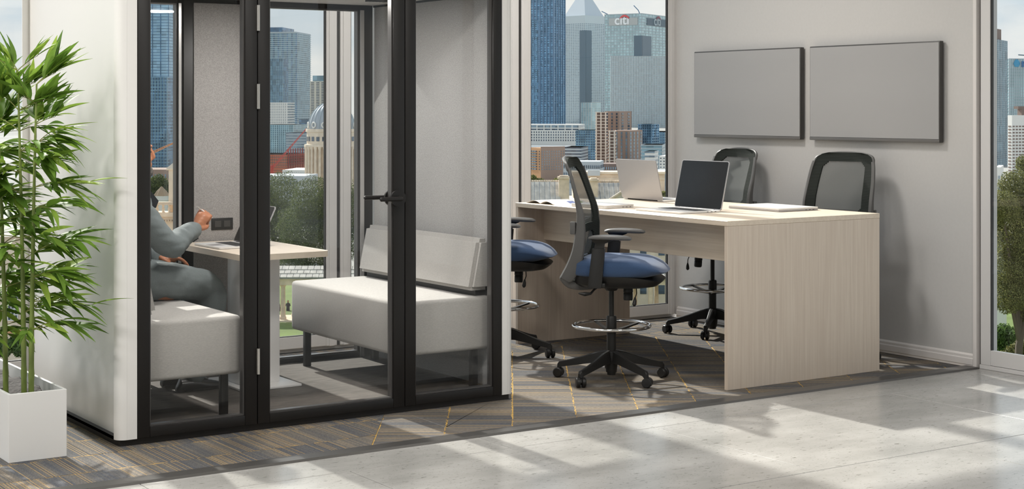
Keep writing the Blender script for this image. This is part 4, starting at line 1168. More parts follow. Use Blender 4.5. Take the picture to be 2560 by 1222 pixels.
# ---- behind the pod, middle
bld('residential_tower', 'tall blue grey tower with stacked balconies seen through the pod door', 640, 741, 749, 82, 1200, 8, M_gteal, 40, floors=52, band=mat('balcony_band', S(188, 204, 212), .5), bh=.28, bp_=.5, nf=9, mm=M_gblued, mw=1.0, mp_=.25,
    roof=[(.0, .62, .1, .9, 4.5, M_gblued), (0, 1, -.02, 1.02, .8, M_bsteel)])
bld('glass_building', 'dark ribbed glass block in front of the balcony tower', 640, 707, 712, 146, 1120, 6, M_gblued, 16, floors=30, band=M_gteal, bh=.12, nf=14, mm=M_gteal, mw=.6)
bld('office_block', 'white latticed office block low in front of the balcony tower', 640, 717, 722, 256, 1050, 6, M_winl, 20, floors=16, band=M_bw, bh=.4, bp_=.4, nf=16, mm=M_bw, mw=.9, mp_=.5)
bld('glass_building', 'blue green glass building at the foot of the balcony tower', 640, 733, 745, 312, 800, 12, M_gteal, 30, floors=14, band=M_ggreen, bh=.2, nf=18, mm=M_ggreen, mw=.4)
bld('apartment_tower', 'beige tower with dark glass strips left of the window post in the pod', 775, 814, 850, 203, 1100, 10, mat('beige_facade', S(214, 208, 192), .7), 25, win=(3, 26, .62, .5, M_win, 2, .3, .99), roof=[(.1, .98, .1, .9, 4, M_gteal)])
bld('office_block', 'small dark glass block between the balcony tower and the dome', 748, 773, 800, 298, 1000, 8, M_gblued, 20, floors=10, band=M_win, bh=.2)
bld('glass_building', 'low grey glass building behind the red crane', 715, 768, 800, 331, 720, 8, M_bsteel, 20, floors=10, band=M_winl, bh=.5, bp_=.1)
t_, *_r = bld('building_site', 'orange clad building with red scaffold in front of the towers', 630, 716, 763, 386, 560, 14, M_orange, None, floors=8, band=M_brickd, bh=.16, bp_=.2, win=(16, 8, .5, .5, M_brickd, 9, .4, .95))
sc_ = G(); wl, wr, H = _r
for i in range(9):
    for j in range(4): sc_.box(wl+.6, wl+.9, wr*i/8-.12, wr*i/8+.12, 0, H+2); sc_.box(wl+.6, wl+.9, 0, wr, H*.55+H*.13*j-.1, H*.55+H*.13*j+.12)
sc_.build('scaffold', M_craner, t_, smooth=False)
bld('low_building', 'long white low building just above the trees left of the dome', 706, 772, 790, 425, 470, 6, M_bw, 18, win=(14, 1, .3, .2, M_winl, 2, .8, .95))

# ---- domed stone tower
DD = 400; dc = at(829, HY, DD); k = DD/FPX
dome = thing('domed_tower', 'stone church tower with a lead dome and columned drum seen through the pod', 'tower', (dc.x, dc.y, GZ))
M = Matrix.Identity(4)
zz = lambda v: zat(v, DD)-GZ
R0 = 60*k
M_lead = mat('lead_dome', S(170, 178, 186), .5, .1)
prof_ = [(R0*.97*cos(a), zz(322)+R0*1.12*sin(a)) for a in [pi/2*i/14 for i in range(14)]]+[(R0*.16, zz(322)+R0*1.12)]
G().lathe([(0, zz(322))]+prof_+[(0, zz(322)+R0*1.12)], 40).build('dome', M_lead, dome)
rb = G()
for i in range(24):
    a = 2*pi*i/24; d = Vector((cos(a), sin(a), 0))
    rb.tube([d*(r*1.005)+Vector((0, 0, z)) for r, z in prof_], .13, 4)
rb.build('dome_rib', M_bsteel, dome)
rt = G()
for i in range(12):
    a = 2*pi*(i+.5)/12; d = Vector((cos(a), sin(a), 0)); r = R0*.93; c = d*r+Vector((0, 0, zz(312))); s = Vector((-sin(a), cos(a), 0))
    rt.tube([c+d*.35+(s*cos(q)+Vector((0, 0, 1))*sin(q))*.65 for q in [2*pi*m_/14 for m_ in range(14)]], .18, 6, True)
rt.build('round_window', M_bw, dome)
G().lathe([(0, zz(290)+R0*.75), (R0*.2, zz(290)+R0*.75), (R0*.2, zz(245)), (R0*.24, zz(243)), (R0*.05, zz(225)), (0, zz(225))], 16).build('lantern', M_stone, dome)
rb_ = R0*1.03
G().lathe([(0, 0), (rb_*.93, 0), (rb_*.93, zz(366)), (rb_*1.1, zz(366)), (rb_*1.1, zz(361)), (rb_, zz(360)), (rb_, zz(330)), (rb_*1.04, zz(329)), (rb_*1.04, zz(322)), (0, zz(321))], 48).build('drum', M_stone, dome, ang=25)
g = G()
for i in range(24):
    a = 2*pi*i/24; d = Vector((cos(a), sin(a), 0)); s = Vector((-sin(a), cos(a), 0))
    w = .42; c = d*rb_
    g.box(-w, w, -.12, .12, zz(352), zz(341), M=Matrix.Translation((c.x, c.y, 0)) @ Matrix.Rotation(a+pi/2, 4, 'Z'))
g.build('drum_window', M_win, dome, smooth=False)
for i in range(32):
    a = 2*pi*i/32+.04; c = Vector((cos(a), sin(a), 0))*rb_*1.03
    if c.dot(FW) > .2*rb_: continue
    G().lathe([(0, 0), (.42, 0), (.36, .5), (.34, zz(374)), (.5, zz(369)), (.5, zz(366)), (0, zz(366))], 10, (c.x, c.y, 0)).build('column', M_stone, dome)

# ---- colonnade and lawn people (near the park)
CD = 175; c0 = at(560, HY, CD); c1 = at(1900, HY, CD); cdir = (c1-c0).normalized(); cl = (c1-c0).length
co = thing('colonnade', 'long pale stone colonnade with a tiled roof across the lawn', 'colonnade', (c0.x, c0.y, GZ), atan2(cdir.y, cdir.x))
zc_ = lambda v: zat(v, CD)-GZ
G().prism([(-1.0, zc_(694)), (-1.0, zc_(692)), (1.2, zc_(668)), (3.4, zc_(692)), (3.4, zc_(694))], 0, cl, 'x').build('roof', M_slateb, co, smooth=False)
tl = G(); ntile = 84
for i in range(ntile):
    for j in range(3):
        x = cl*i/ntile+(.5*cl/ntile if j % 2 else 0); z0_ = zc_(692)+(zc_(668)-zc_(692))*j/3; z1_ = zc_(692)+(zc_(668)-zc_(692))*(j+1)/3
        y0_ = -1.0+2.2*j/3; y1_ = -1.0+2.2*(j+1)/3
        tl.prism([(y0_-.05, z0_+.02), (y1_, z1_+.02), (y1_, z1_+.06), (y0_-.05, z0_+.1)], x+.02, x+cl/ntile-.03, 'x')
tl.build('roof_tiles', M_slate, co, smooth=False, stuff=True)
G().box(0, cl, -.6, 3.0, zc_(711), zc_(694)).build('entablature', M_stone2, co, smooth=False)
G().box(0, cl, -1.2, 3.6, .0, .25).build('plinth_step', M_stone2, co, smooth=False)
nc = 25
for i in range(nc):
    x = (54*CD/FPX)*(i+.0)+(708-54*2-560)*CD/FPX
    for y, r in ((-.1, .27), (2.4, .24)):
        xx = x+(0 if y < 1 else .9)
        G().lathe([(0, .25), (r*1.35, .25), (r*1.35, .5), (r*1.05, .6), (r, 1.6), (r*.86, zc_(716)), (r*1.2, zc_(714)), (r*1.3, zc_(711)), (0, zc_(711))], 14, (xx, y, 0)).build('column', M_stone2, co)
GR = mat('garden_wall', S(196, 174, 150), .85, noise=((.7,)*3, .2, 4))
gw = thing('garden_wall', 'low brick garden wall with railings behind the colonnade', 'wall', at(1100, HY, 215)); gw.location.z = GZ; gw.rotation_euler = (0, 0, atan2(cdir.y, cdir.x))
G().box(-40, 40, 0, .8, 0, zat(738, 215)-GZ).build('wall_base', GR, gw, smooth=False)
q = G()
for i in range(160): q.box(-40+.5*i, -39.94+.5*i, .2, .3, zat(738, 215)-GZ, zat(712, 215)-GZ)
q.box(-40, 40, .2, .3, zat(715, 215)-GZ, zat(713, 215)-GZ)
q.build('railings', M_blackp, gw, smooth=False, stuff=True)
def mini_person(label, u, v, D, col, face):
    p = at(u, v, D); t = thing('person', label, 'person', (p.x, p.y, GZ), face, 'people sitting on the lawn'); g = G()
    rings = [[(cx+rx*cos(2*pi*j/12), ry*sin(2*pi*j/12), z) for j in range(12)] for z, cx, rx, ry in ((.42, 0, .16, .2), (.6, 0, .15, .2), (.8, 0, .14, .22), (.92, 0, .1, .16), (.98, 0, .05, .06))]
    g.ring(rings); g.tube([(0, -.1, .5), (.42, -.11, .5), (.45, -.11, .05)], [.09, .075, .05], 8); g.tube([(0, .1, .5), (.42, .11, .5), (.45, .11, .05)], [.09, .075, .05], 8)
    g.tube([(0, -.2, .86), (.12, -.26, .62), (.34, -.14, .6)], [.055, .05, .04], 8); g.tube([(0, .2, .86), (.12, .26, .62), (.34, .14, .6)], [.055, .05, .04], 8)
    g.box(-.2, .2, -.2, .2, .0, .42, .03)
    g.build('clothed_body', col, t); g2 = G(); g2.ell((.02, 0, 1.1), (.1, .09, .13), 10, 8); g2.tube([(.11, 0, 1.1), (.13, 0, 1.08)], [.02, .015], 6); g2.build('head', M_skin, t)
    g3 = G(); g3.ell((-.02, 0, 1.14), (.105, .098, .12), 10, 8); g3.build('hair', M_dark, t)
dkc = mat('dark_clothes', S(52, 48, 50), .8); dkc2 = mat('maroon_clothes', S(92, 60, 62), .8)
mini_person('person in dark clothes sitting behind the pale sign on the lawn', 679, 795, 184, dkc, 2)
mini_person('person in maroon clothes sitting left of the colonnade column', 694, 795, 184, dkc2, -1.6)
mini_person('person in dark clothes sitting just right of the colonnade column', 720, 795, 184, dkc, -2)
bd = thing('notice_board', 'pale blue notice board in a wooden frame on the lawn', 'sign', at(683, HY, 182)); bd.location.z = GZ; bd.rotation_euler = (0, 0, atan2(cdir.y, cdir.x))
G().box(-.32, .32, -.05, 0, .1, .95, .02).build('board', mat('pale_blue_board', S(170, 196, 208), .6), bd, smooth=False)
f = G(); f.box(-.75, -.69, .3, .38, 0, 1.5); f.box(.5, .56, .3, .38, 0, 1.5); f.box(-.75, .56, .3, .38, 1.42, 1.5); f.build('wooden_frame', M_craneo, bd, smooth=False)

# ---- terrace with pier, balustrade and summer house (seen left, through the pod)
TD = 110; t0 = at(120, HY, TD); te = thing('stone_house', 'cream stone house front with a roof balustrade behind the seated man', 'house', (t0.x, t0.y, GZ), atan2(RT.y, RT.x))
zt = lambda v: zat(v, TD)-GZ
kx = TD/FPX; L_ = (560-120)*kx
G().box(0, L_, 0, 9, 0, zt(548)).build('wall', M_stone, te, smooth=False)
g = G(); g.box(-.1, L_+.1, -.35, .6, zt(541), zt(531)); g.box(-.1, L_+.1, -.22, .6, zt(549), zt(541)); g.box(-.05, L_+.05, -.12, .5, zt(512), zt(505)); g.build('cornice', M_stone2, te, smooth=False)
g = G()
nd = 70
for i in range(nd): g.box(L_*i/nd, L_*i/nd+L_/nd*.5, -.3, -.05, zt(553), zt(549))
g.build('dentils', M_stone2, te, smooth=False, stuff=True)
i = 0
for x in [v*.42 for v in range(int(L_/.42))]:
    if 255/ (1) < 0: pass
    if (x % 2.9) < .5: continue
    h0, h1 = zt(531), zt(512)
    G().lathe([(0, h0), (.11, h0), (.11, h0+.05), (.06, h0+.08), (.12, h0+.22), (.05, h0+.4), (.1, h1-.04), (.1, h1), (0, h1)], 8, (x, .2, 0)).build('baluster', M_stone, te)
for x in [v*2.9+.05 for v in range(int(L_/2.9)+1)]: G().box(x, x+.42, -.02, .45, zt(531), zt(512)).build('balustrade_pier', M_stone, te, smooth=False)
# the tall pier with its cap
px = (428-120)*kx
pier = G().box(px-.31, px+.42, .6, 1.4, zt(545), zt(424)); pier.ring([[(px+.06+a*w, 1+b*w, z) for a, b in ((-1, -1), (1, -1), (1, 1), (-1, 1))] for z, w in ((zt(426), .5), (zt(423), .52), (zt(421), .5), (zt(408), .12))])
pier.build('chimney_pier', M_stone, te, smooth=False)
# sash window
wx = (378-120)*kx
g = G().box(wx-.55, wx+.42, -.06, .02, zt(690), zt(632)); g.build('window', M_win, te, smooth=False)
g = G()
for q in range(5): z = zt(690)+(zt(632)-zt(690))*q/4; g.box(wx-.58, wx+.46, -.09, -.05, z-.03, z+.03)
for q in range(4): x = wx-.58+1.02*q/3; g.box(x-.025, x+.025, -.09, -.05, zt(690), zt(632))
g.build('window_bars', M_wframe, te, smooth=False)
# summer house with a ribbed conical roof
SD = 128; s0 = at(404, HY, SD); sh = thing('summer_house', 'small round pavilion with a ribbed brown conical roof behind the balustrade', 'pavilion', (s0.x, s0.y, GZ))
zs = lambda v: zat(v, SD)-GZ; r_ = 21*SD/FPX
g = G()
prs = []
for z, rr in ((zs(489), r_), (zs(478), r_*.62), (zs(470), r_*.25), (zs(466), .05)):
    prs.append([(rr*(1 if j % 2 else .9)*cos(2*pi*j/32), rr*(1 if j % 2 else .9)*sin(2*pi*j/32), z) for j in range(32)])
g.ring(prs).build('conical_roof', mat('brown_lead', S(160, 140, 116), .7), sh, smooth=False)
G().lathe([(0, 0), (r_*.8, 0), (r_*.8, zs(500)), (r_*.92, zs(500)), (r_*.92, zs(489)), (0, zs(489))], 20).build('drum', M_bgrey, sh)

# ---- far left house (between plant and pod)
HD = 95; h0 = at(-260, HY, HD); ho = thing('stone_house', 'pale ashlar house with sash windows behind the bamboo', 'house', (h0.x, h0.y, GZ), atan2(RT.y, RT.x))
zh = lambda v: zat(v, HD)-GZ; kh = HD/FPX; LH = (300+260)*kh
G().box(0, LH, 0, 10, 0, zh(590)).build('wall', M_stone, ho, smooth=False)
g = G()
for j in range(9):
    z = zh(828)+(zh(610)-zh(828))*j/9; n_ = 22
    for i in range(n_):
        x = LH*(i+(.5 if j % 2 else 0))/n_
        g.box(x+.015, x+LH/n_-.015, -.03, .01, z+.015, z+(zh(610)-zh(828))/9-.015)
g.build('ashlar_blocks', M_stone, ho, smooth=False, stuff=True)
G().box(-.1, LH+.1, -.15, .1, zh(832), zh(824)).build('string_course', M_bricko, ho, smooth=False)
G().prism([(-.5, zh(590)), (5, zh(545)), (10.5, zh(590))], 0, LH, 'x').build('roof', M_slate, ho, smooth=False)
for x in [(u+260)*kh for u in (-180, -66, 33, 150, 240)]:
    w = .30; f = G().box(x-w, x+w, -.09, .02, zh(800), zh(730)).build('window', M_win, ho, smooth=False)
    g = G()
    for q in range(6): z = zh(800)+(zh(730)-zh(800))*q/5; g.box(x-w-.05, x+w+.05, -.12, -.085, z-.025, z+.025)
    for q in range(4): xx = x-w+2*w*q/3; g.box(xx-.022, xx+.022, -.12, -.085, zh(800), zh(730))
    g.build('sash_bars', M_wframe, f, smooth=False)

# ---- right of the pod: skyline over the desk
bld('glass_tower', 'deep blue glass tower at the left edge of the window over the desk', 1285, 1384, 1412, -80, 1500, 28, M_gblue, None, floors=66, band=M_gblued, bh=.34, bp_=.15, nf=12, nr=5, mm=mat('blue_grey_rib', S(112, 140, 168), .4), mw=1.0, mp_=.7)
bld('glass_tower', 'lower wing of the deep blue tower beside the window frame', 1290, 1344, 1350, 50, 1450, 8, M_gblue, 14, floors=56, band=M_gblued, bh=.34, bp_=.15, nf=7, mm=M_gblued, mw=1.2)
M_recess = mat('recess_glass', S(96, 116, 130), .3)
t, wl, wr, H = bld('office_tower', 'grey steel tower with a pyramid roof', 1404, 1463, 1516, 38, 2500, 44, mat('steel_tower', S(200, 210, 214), .5, .05), None, win=(13, 62, .55, .5, M_winl, 11, 0, .93))
g = G(); kk = .06
g.ring([[(wl*a, wr*b, H) for a, b in ((kk, kk), (1-kk, kk), (1-kk, 1-kk), (kk, 1-kk))], [(wl*a, wr*b, H+wl*.95) for a, b in ((.499, .499), (.501, .499), (.501, .501), (.499, .501))]])
g.build('pyramid_roof', mat('pyramid_steel', S(200, 208, 214), .4, .1), t, smooth=False)
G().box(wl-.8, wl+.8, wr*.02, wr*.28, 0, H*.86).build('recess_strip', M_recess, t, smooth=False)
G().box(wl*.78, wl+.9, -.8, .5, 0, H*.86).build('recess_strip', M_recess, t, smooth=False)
t, wl, wr, H = bld('office_tower', 'broad pale glass tower with a white and red sign on top', 1512, 1604, 1690, 33, 2300, 30, M_ggreen, None, floors=40, band=M_bsteel, bh=.24, bp_=.5, nf=12, nr=10, mm=M_bsteel, mw=.7)
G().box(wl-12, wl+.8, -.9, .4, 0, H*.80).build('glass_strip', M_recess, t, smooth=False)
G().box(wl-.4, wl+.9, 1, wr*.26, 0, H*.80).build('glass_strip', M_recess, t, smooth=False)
def sign_text(body, size, m, parent, loc, rot, name, ext=.3):
    cu = bpy.data.curves.new(name, 'FONT'); cu.body = body; cu.size = size; cu.extrude = ext; cu.align_x = 'CENTER'; cu.offset = size*.012
    o = bpy.data.objects.new(name, cu); COL.objects.link(o)
    dg = bpy.context.evaluated_depsgraph_get(); me = bpy.data.meshes.new_from_object(o.evaluated_get(dg)); bpy.data.objects.remove(o)
    me.materials.clear(); me.materials.append(m)
    o = bpy.data.objects.new(name, me); COL.objects.link(o); o.parent = parent; o.location = loc; o.rotation_euler = rot; return o
def arc(parent, c, R, w, m, rotz, name):
    g = G(); n = 16; rings = []
    for i in range(n+1):
        a = radians(28)+radians(124)*i/n; th_ = w*(.55+.45*sin(pi*i/n))
        rings.append([(cos(a)*(R+s*th_), y, sin(a)*(R+s*th_)) for s, y in ((-.5, -.4), (.5, -.4), (.5, .2), (-.5, .2))])
    o = g.ring(rings).build(name, m, parent, smooth=False); o.location = c; o.rotation_euler = (0, 0, rotz)
M_signw = mat('sign_white', S(252, 252, 252), .5); M_signr = mat('sign_red', S(232, 92, 92), .5); M_signg = mat('sign_panel', S(190, 192, 190), .6); M_signg2 = mat('sign_panel_shaded', S(92, 110, 122), .5)
px_m = 2300/FPX
xs_ = wl*.48
pf = G().box(wl*.12, wl*.90, -1.0, -.2, H-25*px_m-2, H-12*px_m+1).build('sign_panel', M_signg, t, smooth=False)
sign_text('c\u0131t\u0131', 20, M_signw, t, (xs_, -1.5, H-25*px_m-1), (pi/2, 0, 0), 'sign_letters', .5)
arc(t, (xs_+4.2, -1.6, H-15.5*px_m-2), 8.0, 2.8, M_signr, 0, 'sign_arc')
ys_ = wr*.42
G().box(wl+.2, wl+1.0, wr*.14, wr*.78, H-25*px_m-2, H-12*px_m+1).build('sign_panel', M_signg2, t, smooth=False)  # right-face panel, letters and arc coloured darker to paint in the face's shade
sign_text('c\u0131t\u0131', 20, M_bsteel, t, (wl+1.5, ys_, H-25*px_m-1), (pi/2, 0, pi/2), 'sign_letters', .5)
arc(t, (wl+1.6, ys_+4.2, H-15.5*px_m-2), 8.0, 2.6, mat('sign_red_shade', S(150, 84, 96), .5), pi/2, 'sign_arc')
g = G(); g.tube([(wl*.05, 4, H), (wl*-.12, 4, H+5)], .7, 5); g.tube([(wl*.9, 6, H), (wl*.86, 6, H+5), (wl*.74, 6, H+12)], .7, 5); g.build('roof_crane', M_gblued, t, smooth=False)
bld('office_block', 'broad grey office slab with white vertical fins', 1527, 1668, 1690, 140, 2000, 8, M_gteal, 40, floors=32, band=mat('slab_dark', S(112, 128, 138), .4), bh=.35, bp_=.15, nf=52, mm=mat('fin_grey', S(232, 236, 236), .5), mw=.7, mp_=.7, roof=[(.0, .02, -.02, .3, .1, M_bw)])
bld('glass_building', 'pale green glass block with a dark blue side', 1453, 1478, 1502, 256, 1500, 40, M_ggreen, None, floors=18, band=M_bw, bh=.12, bp_=.2, nf=4, mm=M_bw, mw=.4, mp_=.3)
bld('glass_building', 'dark blue glass block below the green glass one', 1440, 1488, 1496, 326, 660, 8, M_gblued, 24, floors=14, band=M_gblue, bh=.3, nf=8, mm=M_gteal, mw=.25)
bld('apartment_tower', 'brown brick apartment tower with pale balcony bays', 1512, 1548, 1579, 278, 620, 20, M_brick, None, win=(3, 18, .3, .62, M_win, 2, 0, .98))
t, wl, wr, H = bld('apartment_tower', 'narrow balcony bay of pale frames on the brown tower', 1491, 1514, 1518, 280, 610, 6, M_brickd, 8, floors=19, band=mat('cream_frame', S(232, 216, 200), .7), bh=.2, bp_=.5, nf=2, mm=MATS['cream_frame'], mw=.5, mp_=.55)
bld('apartment_tower', 'lower brown apartment block in front, with grey window strips', 1524, 1572, 1606, 326, 585, 24, M_brick, None, win=(4, 12, .34, .8, M_winl, 4, 0, .97), floors=0)
bld('apartment_tower', 'short stack of pale balconies on the lower brown block', 1524, 1536, 1540, 327, 578, 6, M_brickd, 6, floors=13, band=MATS['cream_frame'], bh=.24, bp_=.5, nf=1, mm=MATS['cream_frame'], mw=.5, mp_=.6)
bld('glass_building', 'dark blue glass block right of the brown apartments', 1596, 1628, 1646, 310, 640, 24, M_gblued, None, floors=16, band=M_gblue, bh=.25, nf=6, nr=4, mm=M_gblue, mw=.25)
bld('glass_building', 'blue glass building behind the laptop by the window frame', 1612, 1662, 1690, 330, 690, 14, M_gblue, None, floors=12, band=M_gblued, bh=.3, nf=8, mm=M_gteal, mw=.25)
bld('office_block', 'long white building with rows of narrow windows and glazed top storeys', 1290, 1448, 1462, 311, 1000, 10, M_bw, None, win=[(26, 4, .42, .55, M_win, 3, .2, .70), (9, 1, .84, .42, M_win, 2, .70, .84), (9, 1, .84, .8, M_winl, 2, .84, .97)])
t, wl, wr, H = bld('brick_block', 'orange and brown brick block with slit windows at the left of the window', 1318, 1352, 1412, 370, 520, 62, M_bricko, None, win=[(5, 8, .28, .5, M_win, 0, .3, .93), (1, 8, .3, .5, M_winl, 10, .3, .93)])
G().box(wl-.02, wl+.06, 0, wr, 0, H+.5).build('brown_front', M_brick, t, smooth=False)
bld('office_block', 'low grey concrete block behind the chair back', 1410, 1452, 1462, 368, 560, 10, M_bgrey, 20, floors=9, band=M_win, bh=.4, bp_=.1)
bld('apartment_block', 'white flats with small square windows beside the window frame', 1648, 1672, 1690, 390, 500, 14, M_bw, None, win=(3, 7, .4, .4, M_win, 3, .2, .97))
bld('apartment_block', 'stepped white terraced building above the silver laptop', 1612, 1636, 1644, 378, 480, 12, M_bw, 10, floors=8, band=M_winl, bh=.4, bp_=.1)
bld('office_block', 'teal glass block between the two white buildings', 1604, 1655, 1672, 362, 560, 10, M_gteal, 18, floors=9, band=M_bsteel, bh=.25)

for lab, uL, uC, uR, vt, D, al, bm_, wm_ in (
    ('row of low grey flats behind the stone house roofs', 1408, 1500, 1520, 404, 430, 8, M_bgrey, M_win),
    ('low brown terrace between the brown tower and the laptop', 1502, 1604, 1618, 410, 450, 8, M_brickd, M_winl),
    ('low pale block at the foot of the white flats', 1606, 1700, 1712, 428, 380, 8, M_bgrey, M_win),
    ('low brick row beneath the orange crane', 300, 452, 470, 424, 360, 6, M_brick, M_winl),
    ('low grey row left of the dome above the trees', 620, 762, 780, 440, 330, 6, M_bgrey, M_win),
    ('distant low white row under the long white building', 1280, 1440, 1470, 366, 760, 6, M_bgrey, M_win)):
    bld('low_building', lab, uL, uC, uR, vt, D, al, bm_, 12, win=(18, 3, .4, .45, wm_, 3, .3, .95))
# stone house with slate roofs just outside, over the desk
RD = 188; r0 = at(1250, HY, RD); rh = thing('stone_house', 'stone house with grey seamed roofs and chimneys seen above the desk', 'house', (r0.x, r0.y, GZ), atan2(RT.y, RT.x))
zr = lambda v, d=0: zat(v, RD+d)-GZ; kr = RD/FPX
X = lambda u: (u-1250)*kr
G().box(0, X(1760), 1, 14, 0, zr(505)).build('wall', M_stone, rh, smooth=False)
q = G()
for u in range(1280, 1740, 46):
    q.box(X(u), X(u)+.75, .94, 1.05, 1.4, 3.6); q.box(X(u), X(u)+.75, .94, 1.05, 6.0, 8.4)
q.build('house_windows', M_win, rh, smooth=False)
q = G().box(0, X(1760), .85, 1.02, 4.7, 4.95); q.build('string_course', M_bricko, rh, smooth=False)
G().prism([(0, zr(512)), (3.5, zr(458)), (4.2, zr(458)), (8, zr(512))], X(1270), X(1402), 'x').build('slate_roof', M_slate, rh, smooth=False)
G().prism([(0, zr(512)), (3.5, zr(461)), (4.2, zr(461)), (8, zr(512))], X(1486), X(1566), 'x').build('slate_roof', M_slate, rh, smooth=False)
sm = G()
for u in range(1272, 1402, 13): sm.prism([(-.05, zr(512)), (3.45, zr(458)), (3.45, zr(456.5)), (-.05, zr(510.5))], X(u)-.022, X(u)+.022, 'x')
for u in range(1490, 1566, 12): sm.prism([(-.05, zr(512)), (3.45, zr(461)), (3.45, zr(459.5)), (-.05, zr(510.5))], X(u)-.022, X(u)+.022, 'x')
sm.build('roof_seam', M_slateb, rh, smooth=False)
for u0, u1 in ((1270, 1402), (1486, 1566)):
    q = G(); n_ = int((u1-u0)/6)
    for i in range(n_): q.cyl((X(u0)+(X(u1)-X(u0))*i/n_, 3.85, zr(457)), (X(u0)+(X(u1)-X(u0))*(i+.86)/n_, 3.85, zr(457)), .16, n=8)
    q.build('ridge_tiles', M_stone2, rh, stuff=True)
for u0, u1, vt in ((1398, 1424, 440), (1476, 1496, 446), (1556, 1576, 452)):
    q = G().box(X(u0), X(u1), 1.2, 2.6, zr(520), zr(vt+8)); q.box(X(u0)-.12, X(u1)+.12, 1.05, 2.75, zr(vt+8), zr(vt+3)); q.box(X(u0)+.1, X(u1)-.1, 1.3, 2.5, zr(vt+3), zr(vt))
    q.build('chimney', M_stone2, rh, smooth=False)
# rear wing with parapets
q = G().box(X(1440), X(1680), 9, 13, 0, zr(432, 12)); q.build('rear_wing', M_stone2, rh, smooth=False)
q = G().box(X(1440)-.1, X(1680)+.1, 8.8, 13.1, zr(432, 12), zr(427, 12)); q.box(X(1440), X(1680), 8.9, 9.2, zr(446, 12), zr(443, 12)); q.build('parapet_coping', M_stone, rh, smooth=False)
q = G()
for u in (1490, 1514, 1530, 1556): q.box(X(u), X(u+12), 8.93, 9.1, zr(462, 12), zr(449, 12))
q.build('attic_window', M_win, rh, smooth=False)
G().box(X(1478), X(1510), 8.6, 9.6, zr(438, 10), zr(424, 10)).build('lead_dormer', M_bgrey, rh, smooth=False)
G().prism([(X(1522), zr(497)), (X(1588), zr(455)), (X(1656), zr(497))], -2.5, .5, 'y').build('pediment', M_slate, rh, smooth=False)
q = G()
for (ua, va, ub, vb_) in ((1516, 499, 1588, 453), (1588, 453, 1660, 499)):
    A, B = Vector((X(ua), -2.7, zr(va))), Vector((X(ub), -2.7, zr(vb_))); q.tube([A, B], .17, 6)
q.build('pediment_moulding', M_stone2, rh, smooth=False)

# ---- right-hand window
bld('glass_tower', 'slender grey ribbed tower seen in the right hand window', 2455, 2490, 2517, 98, 640, 30, M_bgrey, None, floors=60, band=M_winl, bh=.3, bp_=.1, nf=7, nr=7, mm=M_gteal, mw=.36, mp_=.25, roof=[(.3, .75, .2, .8, 4.6, M_brickd)])
t, wl, wr, H = bld('office_tower', 'green glass tower with a blue sign at the right edge of the picture', 2512, 2524, 2640, 146, 700, 78, M_ggreen, None, floors=34, band=M_bsteel, bh=.25, bp_=.15, nf=2, nr=22, mm=M_bsteel, mw=.17)
sign_text('BARCLAYS', 11/3, mat('sign_blue', S(66, 122, 176), .5), t, (wl+.4, wr*.1+12, H-21*700/FPX), (pi/2, 0, pi/2), 'sign_letters', .5)
q = G().lathe([(0, 0), (3, 0), (5, 4), (3.6, 8), (1, 10), (0, 10)], 10); em = q.build('sign_emblem', mat('sign_cyan', S(58, 150, 190), .5), t); em.location = (wl+.4, wr*.1+1, H-21*700/FPX); em.scale = (.05, .33, .33)
q = G().tube([(wl*.5, 10, H), (wl*.5, 10, H+1.7)], .25, 5); q.tube([(wl*.5, 5.4, H+1.7), (wl*.5, 12.6, H+1.3)], .25, 5); q.build('roof_crane', M_gteal, t, smooth=False)
t, wl, wr, H = bld('apartment_tower', 'white apartment tower under construction right of the ribbed tower', 2519, 2530, 2640, 288, 560, 70, M_bw, None, win=(1, 16, .6, .4, M_brickd, 14, 0, .84))
q = G().box(0, wl, wr*.22, wr*.4, H, H+2.2); q.box(0, wl, wr*.14, wr*.5, H+2.2, H+3.2); q.build('roof_gantry', M_brickd, t, smooth=False)
bld('brick_house', 'small brick and white house end in front of the ribbed tower', 2470, 2490, 2502, 424, 380, 30, mat('red_brick', S(176, 112, 88), .85), None, roof=[(.55, 1, 0, 1, .1, M_bw)])
bld('white_house', 'white gabled house end beside the brick one in the right window', 2488, 2501, 2509, 418, 340, 20, M_bw, None, win=(2, 4, .4, .4, M_winl, 1, 0, .9))

# ---- trees
def foliage_mat(name, a, b):
    m = bpy.data.materials.new(name); m.use_nodes = True; t = m.node_tree; p = t.nodes['Principled BSDF']
    gi = t.nodes.new('ShaderNodeNewGeometry'); r = t.nodes.new('ShaderNodeValToRGB'); r.color_ramp.elements[0].color = a; r.color_ramp.elements[1].color = b
    t.links.new(gi.outputs['Random Per Island'], r.inputs[0]); t.links.new(r.outputs[0], p.inputs['Base Color']); p.inputs['Roughness'].default_value = .7
    tl = t.nodes.new('ShaderNodeBsdfTranslucent'); t.links.new(r.outputs[0], tl.inputs[0]); ms = t.nodes.new('ShaderNodeMixShader'); ms.inputs[0].default_value = .4
    t.links.new(p.outputs[0], ms.inputs[1]); t.links.new(tl.outputs[0], ms.inputs[2]); t.links.new(ms.outputs[0], t.nodes['Material Output'].inputs[0]); return m
M_fol = foliage_mat('tree_leaves', S(58, 74, 42), S(116, 126, 72)); M_fol2 = foliage_mat('tree_leaves_warm', S(82, 90, 46), S(150, 148, 88)); M_fol3 = foliage_mat('hedge_leaves', S(58, 86, 38), S(112, 138, 70))
M_bark = mat('tree_bark', S(92, 82, 70), .9)
